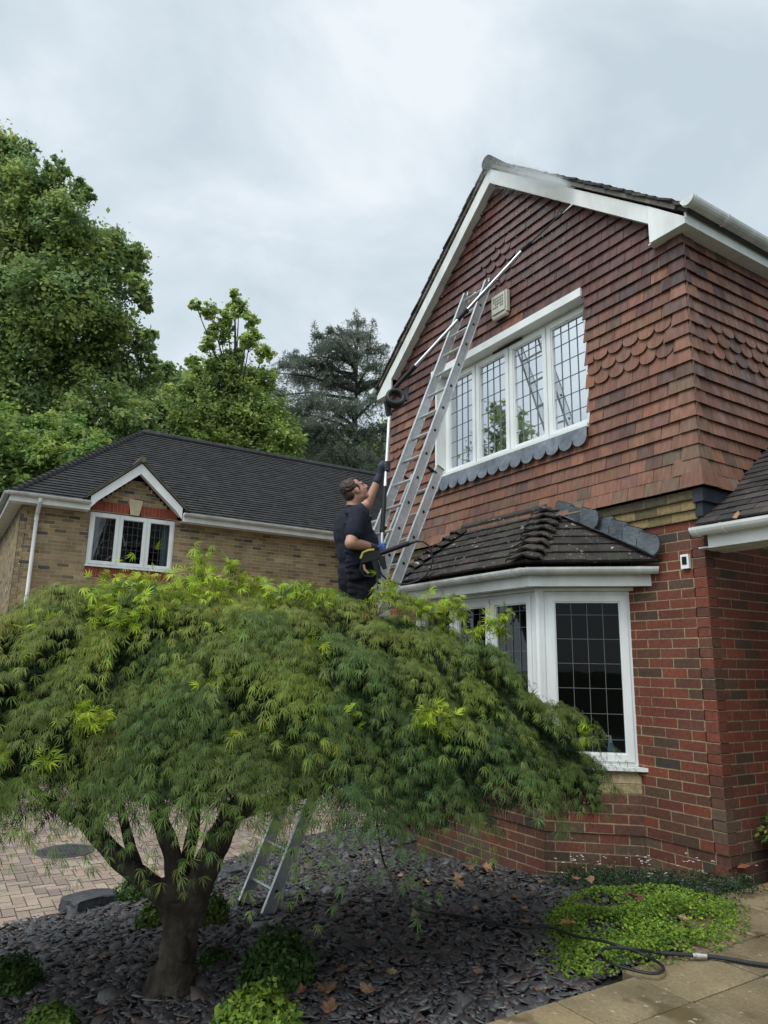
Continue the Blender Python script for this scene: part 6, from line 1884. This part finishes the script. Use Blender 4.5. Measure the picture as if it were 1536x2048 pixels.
# ---- pot plant by the porch wall
pot = thing('plant_pot', 'black pot with a yellowing leafy plant by the side wall', 'pot plant', (0.26, 0.42, 0))
mb = MB(); mb.tube([(0.26, 0.42, 0.0), (0.26, 0.42, 0.24), (0.26, 0.42, 0.27)], [0.13, 0.165, 0.175], 20); mb.build('pot', M_black, pot)
n = 900
q = unit(r_.normal(0, 1, (n, 3))); q[:, 2] = np.abs(q[:, 2]) * 0.9 - 0.12
p = np.array([0.25, 0.40, 0.30]) + q * (0.22 * r_.uniform(0.5, 1.05, n))[:, None]
Vv, Ff, Cf = lobed_leaves(p, q + r_.normal(0, 0.5, (n, 3)), q + np.array([0, 0, 0.6]), r_.uniform(0.028, 0.05, n), np.array([(0.10, 0.17, 0.03), (0.20, 0.21, 0.05), (0.07, 0.13, 0.03), (0.16, 0.11, 0.08)])[r_.integers(0, 4, n)], [-0.8, 0, 0.8], [0.8, 1, 0.8], 0.26, 0.3)
np_mesh('foliage', Vv, Ff, Cf, M_leaf, pot)

# ---- fallen leaves
def fallen(label, u, v, wpx, col, seed):
    c = GP(u, v) if u < 1130 else P(u, v, 1)
    if u >= 1130:
        c = GP(u, v); c.z += 0.075
    d = (c - CAM).dot(FW); R = wpx / FPX * d * 0.50
    r_ = random.Random(seed); k = 15; rot = r_.uniform(0, 6.28)
    prof = [1.0, 0.72, 0.88, 0.66, 0.95, 0.62, 0.66, 0.48, 0.36, 0.48, 0.66, 0.62, 0.95, 0.66, 0.88]
    mb = MB(); cz = c + V3(0, 0, 0.030)
    tl = V3(r_.uniform(-0.2, 0.2), -0.08 + r_.uniform(-0.2, 0.2), 1).normalized()
    ta = tl.cross(V3(0.3, 1, 0.1)).normalized(); tb = tl.cross(ta)
    cv1, cv2 = r_.uniform(0.15, 0.5), r_.uniform(0.05, 0.4)
    def pt(r, a):
        x, y = r * math.cos(a), r * math.sin(a)
        return cz + (ta * x + tb * y) * R + tl * (R * (cv1 * r * r * math.sin(a * 2 + rot) + cv2 * r * r + r_.uniform(-0.07, 0.07)))
    ring = [pt(prof[i] * r_.uniform(0.85, 1.15), 2 * PI * i / k + rot) for i in range(k)]
    inner = [pt(0.32, 2 * PI * i / k + rot) for i in range(k)]
    for i in range(k):
        j = (i + 1) % k; kk = r_.uniform(0.8, 1.2)
        mb.poly([inner[i], ring[i], ring[j], inner[j]], tuple(q * kk for q in col))
        mb.poly([cz, inner[i], inner[j]], tuple(q * kk * 0.9 for q in col))
    st = pt(0.3, 2 * PI * 8 / k + rot); mb.tube([cz, st, pt(1.0, 2 * PI * 8.4 / k + rot)], [R * 0.03] * 3, 5, tuple(q * 0.7 for q in col))
    o = mb.build('fallen_leaf', M_dry)
    # lift so that the lowest point just touches what it lies on
    tag(o, label, 'leaf', 'fallen plane leaves')
M_dry = mat('dry leaf', None, 0.75, noise=(60, 0.75, 1.2), translucent=0.2)
TAN, BRN, RUS = (0.30, 0.185, 0.10), (0.19, 0.105, 0.06), (0.20, 0.085, 0.048)
for i, (lab, u, v, w_, c_) in enumerate([
    ('big brown leaf right of the dark box bush', 652, 1992, 52, BRN),
    ('tan leaf in the slate between the dark box bush and the path', 738, 1994, 46, TAN),
    ('brown leaf low at the bottom edge beside the lime bush', 660, 2032, 44, BRN),
    ('brown leaf tucked between the dark bush and the lime bush', 608, 1996, 34, RUS),
    ('brown leaf just right of the dark box bush, higher than the big one', 688, 1950, 40, BRN),
    ('tan leaf at the foot of the bay wall, the biggest there', 968, 1744, 38, (0.34, 0.17, 0.08)),
    ('brown leaf left of the biggest one at the bay wall', 938, 1742, 30, BRN),
    ('single tan leaf at the corner of the bay wall', 1086, 1772, 24, TAN),
    ('tan leaf in the middle of the slate above the hose', 922, 1778, 36, TAN),
    ('rusty leaf right of the middle of the slate', 1026, 1804, 34, RUS),
    ('pale leaf nearest the hanging hose', 797, 1760, 22, (0.42, 0.27, 0.13)),
    ('pale leaf pair member beside the hose, right one', 848, 1771, 26, (0.40, 0.25, 0.12)),
    ('flat tan leaf left of the pair by the hose', 828, 1780, 20, TAN),
    ('long tan leaf above the pair by the bay', 920, 1764, 34, TAN),
    ('pale leaf lying against the bend of the hose', 836, 1843, 36, (0.33, 0.23, 0.13)),
    ('brown leaf above the hose near the ground cover', 1056, 1857, 34, BRN),
    ('orange brown leaf under the hose at the ground cover edge', 1138, 1886, 42, (0.36, 0.17, 0.08)),
    ('small tan leaf just above the hose left of the lime plant', 1046, 1828, 26, TAN),
    ('small brown leaf alone in the slate below the hose', 960, 1958, 26, BRN),
    ('dull yellow leaf in the slate left of the middle', 778, 1955, 30, (0.28, 0.22, 0.10)),
    ('small rusty leaf by the edge of the slabs', 1077, 1994, 26, RUS),
    ('tiny tan leaf on the slate by the maple skirt', 955, 1827, 20, TAN),
    ('brown leaf on top of the dark flowering plant', 1226, 1764, 24, RUS),
    ('pinkish leaf on the upper left of the lime plant', 1153, 1790, 22, (0.36, 0.18, 0.12)),
    ('tan leaf beside the pinkish one on the lime plant', 1178, 1792, 24, TAN),
    ('large rusty leaf in the middle of the lime plant', 1266, 1828, 40, RUS),
    ('smaller brown leaf touching the large rusty one on the lime plant', 1280, 1836, 30, BRN),
    ('tan leaf at the lower right edge of the lime plant', 1366, 1876, 26, (0.36, 0.22, 0.13)),
    ('red brown leaf at the foot of the brick corner', 1493, 1764, 40, (0.30, 0.10, 0.06)),
    ('yellow leaf on the block paving by the maple stems', 312, 1752, 18, (0.42, 0.27, 0.08)),
    ('pale leaf on the block paving above the manhole cover', 126, 1682, 16, (0.42, 0.29, 0.12)),
    ('pink leaf on the slate below the ladder foot', 498, 1835, 16, (0.40, 0.24, 0.2))]):
    fallen(lab, u, v, w_, c_, i)
fl = P(1472, 1029, 5.05)
mb = MB(); R = 0.03
mb.poly([fl + V3(-R, 0, -R * .6), fl + V3(0.2 * R, -0.2 * R, -R), fl + V3(R, 0, 0.1 * R), fl + V3(0.3 * R, 0.02, R), fl + V3(-0.5 * R, 0.01, 0.3 * R)], (0.40, 0.2, 0.12))
tag(mb.build('fallen_leaf', M_dry), 'curled leaf caught on the porch roof tiles', 'leaf', 'fallen plane leaves')

# ---- hose on the ground
hose = thing('pressure_hose', 'thin black hose trailing down from the ladder and across the slate to the slabs', 'hose', GP(850, 1840))
def GH(u, v, h=0.03):
    p = GP(u, v); return p + V3(0, 0, h)
def smooth_path(pts, k=6):
    out = []
    for i in range(len(pts) - 1):
        p0, p1, p2, p3 = pts[max(i - 1, 0)], pts[i], pts[i + 1], pts[min(i + 2, len(pts) - 1)]
        for j in range(k):
            t = j / k
            out.append(0.5 * ((2 * p1) + (p2 - p0) * t + (2 * p0 - 5 * p1 + 4 * p2 - p3) * t * t + (3 * p1 - p0 - 3 * p2 + p3) * t ** 3))
    out.append(pts[-1]); return out
z5 = lambda u, v: (1050 + u / 3.16, 1680 + v / 3.16)
def GL(uv, h):
    """photo position on a level h above the slabs"""
    r = P(uv[0], uv[1], 1.0) - CAM
    return CAM + r * ((h - CAM.z) / r.z)
g775 = GP(777, 1758); d775 = (g775 - CAM).dot(FW)
pth = [P(757, 1140, 6.05), P(752, 1260, 5.95), P(748, 1420, 5.8), P(750, 1560, 5.72), P(755, 1650, 5.6), P(765, 1716, d775 + 0.02)]
pth += [GH(u, v, 0.048) for u, v in ((777, 1758), (797, 1796), (826, 1826), (858, 1840), (920, 1848), (990, 1864), (1045, 1873), (1100, 1873))]
pth += [GL(z5(u, v), h) for u, v, h in ((330, 610, -0.02), (440, 628, 0.05), (540, 652, 0.085))]
pth += [GL(z5(u, v), 0.085 if v < 730 and u < 800 else 0.03) for u, v in ((660, 690), (760, 728), (850, 780), (876, 815), (840, 842), (760, 838), (660, 815), (560, 785), (490, 745), (474, 712), (510, 685), (600, 680), (700, 692), (800, 707), (860, 716))]
mb = MB(); mb.tube(smooth_path(pth, 5), 0.0072, 8); mb.build('thin_hose', M_rubber, hose)
mb = MB(); mb.tube(smooth_path([GL(z5(u, v), 0.028) for u, v in ((850, 714), (950, 720), (1060, 728))], 5), 0.0095, 10)
mb.tube(smooth_path([GL(z5(u, v), 0.016) for u, v in ((1140, 733), (1240, 745), (1340, 762), (1440, 780), (1600, 800))], 5), 0.010, 10); mb.build('thick_hose', M_rubber, hose)
mb = MB()
a, b = GL(z5(1056, 727), 0.026), GL(z5(1145, 733), 0.022)
mb.tube([a, a.lerp(b, 0.2), a.lerp(b, 0.22), a.lerp(b, 0.55), a.lerp(b, 0.57), b], [0.013, 0.013, 0.0165, 0.0165, 0.0135, 0.0135], 14)
mb.build('connector', mat('bright metal', (0.62, 0.6, 0.55), 0.28, metal=0.9), hose)
gg = GP(786, 1650)
gt_ = thing('green_hose_fitting', 'green plastic fitting lying by the far end of the bay wall', 'fitting', gg)
mb = MB(); mb.tube([gg + V3(0, 0, 0.03) - RT * 0.06, gg + V3(0, 0, 0.03) + RT * 0.03, gg + V3(0, 0, 0.03) + RT * 0.065], [0.028, 0.028, 0.018], 14, (0.02, 0.26, 0.10)); mb.build('barrel', M_col, gt_)
mb = MB(); mb.tube([gg + V3(0, 0, 0.03) - RT * 0.085, gg + V3(0, 0, 0.03) - RT * 0.06], 0.02, 12, (0.02, 0.2, 0.08)); mb.build('collar', M_col, gt_)
# bottle on the bay window board
bt = thing('soap_bottle', 'small clear bottle of blue soap on the bay window board', 'bottle', (-0.88, -0.08, 0.68))
mb = MB(); cx, cy = -0.90, -0.10
mb.tube([(cx, cy, 0.68), (cx, cy, 0.80), (cx, cy, 0.83), (cx, cy, 0.85)], [0.032, 0.032, 0.022, 0.014], 12, (0.16, 0.27, 0.36)); mb.build('body', M_col, bt)
mb = MB(); mb.tube([(cx, cy, 0.85), (cx, cy, 0.89), (cx, cy, 0.895), (cx - 0.035, cy - 0.02, 0.897)], [0.013, 0.008, 0.008, 0.006], 8, (0.6, 0.62, 0.62)); mb.build('pump', M_col, bt)

# ---- spray mist and flying drops
r_ = np.random.default_rng(9)
def drops(c, s):
    n = len(c); oc = np.array([[1, 0, 0], [-1, 0, 0], [0, 1, 0], [0, -1, 0], [0, 0, 1], [0, 0, -1]], float)
    V = (c[:, None, :] + oc[None] * s[:, None, None]).reshape(-1, 3)
    fs = np.array([[4, 0, 2], [4, 2, 1], [4, 1, 3], [4, 3, 0], [5, 2, 0], [5, 1, 2], [5, 3, 1], [5, 0, 3]])
    F = (np.arange(n)[:, None, None] * 6 + fs[None]).reshape(-1, 3)
    return V, F
n = 90000
f = np.abs(r_.normal(0, 0.55, n)).clip(0, 1.25)
x = -1.0 - f * 1.02 + r_.normal(0, 0.05, n); 
zl = APEX_Z - np.abs(x - APEX_X) * SLOPE
spread = 0.03 + 0.09 * f
c = np.stack([x, -0.27 + r_.normal(0, 0.05, n) - 0.04 * f, zl - 0.01 - 0.02 * f + r_.normal(0, 1, n) * spread * 1.1], 1)
keep = r_.uniform(0, 1, n) < 0.85
V1, F1 = drops(c[keep], r_.uniform(0.0006, 0.0017, keep.sum()))
n2 = 420
x = r_.uniform(-3.6, -0.9, n2); zt = APEX_Z - 0.2 - np.abs(x - APEX_X) * SLOPE
c2 = np.stack([x, r_.uniform(-0.7, -0.1, n2), np.maximum(4.4, zt - np.abs(r_.normal(0, 0.7, n2)))], 1)
V2, F2 = drops(c2, r_.uniform(0.0014, 0.0038, n2))
V = np.concatenate([V1, V2]); F = np.concatenate([F1, F2 + len(V1)])
o = np_mesh('spray_mist', V, F, np.ones((len(F), 3)), mat('spray water', (0.93, 0.95, 0.96), 0.4, translucent=0.3))
o['kind'] = 'stuff'; o['label'] = 'white water spray drifting over the top of the gable'
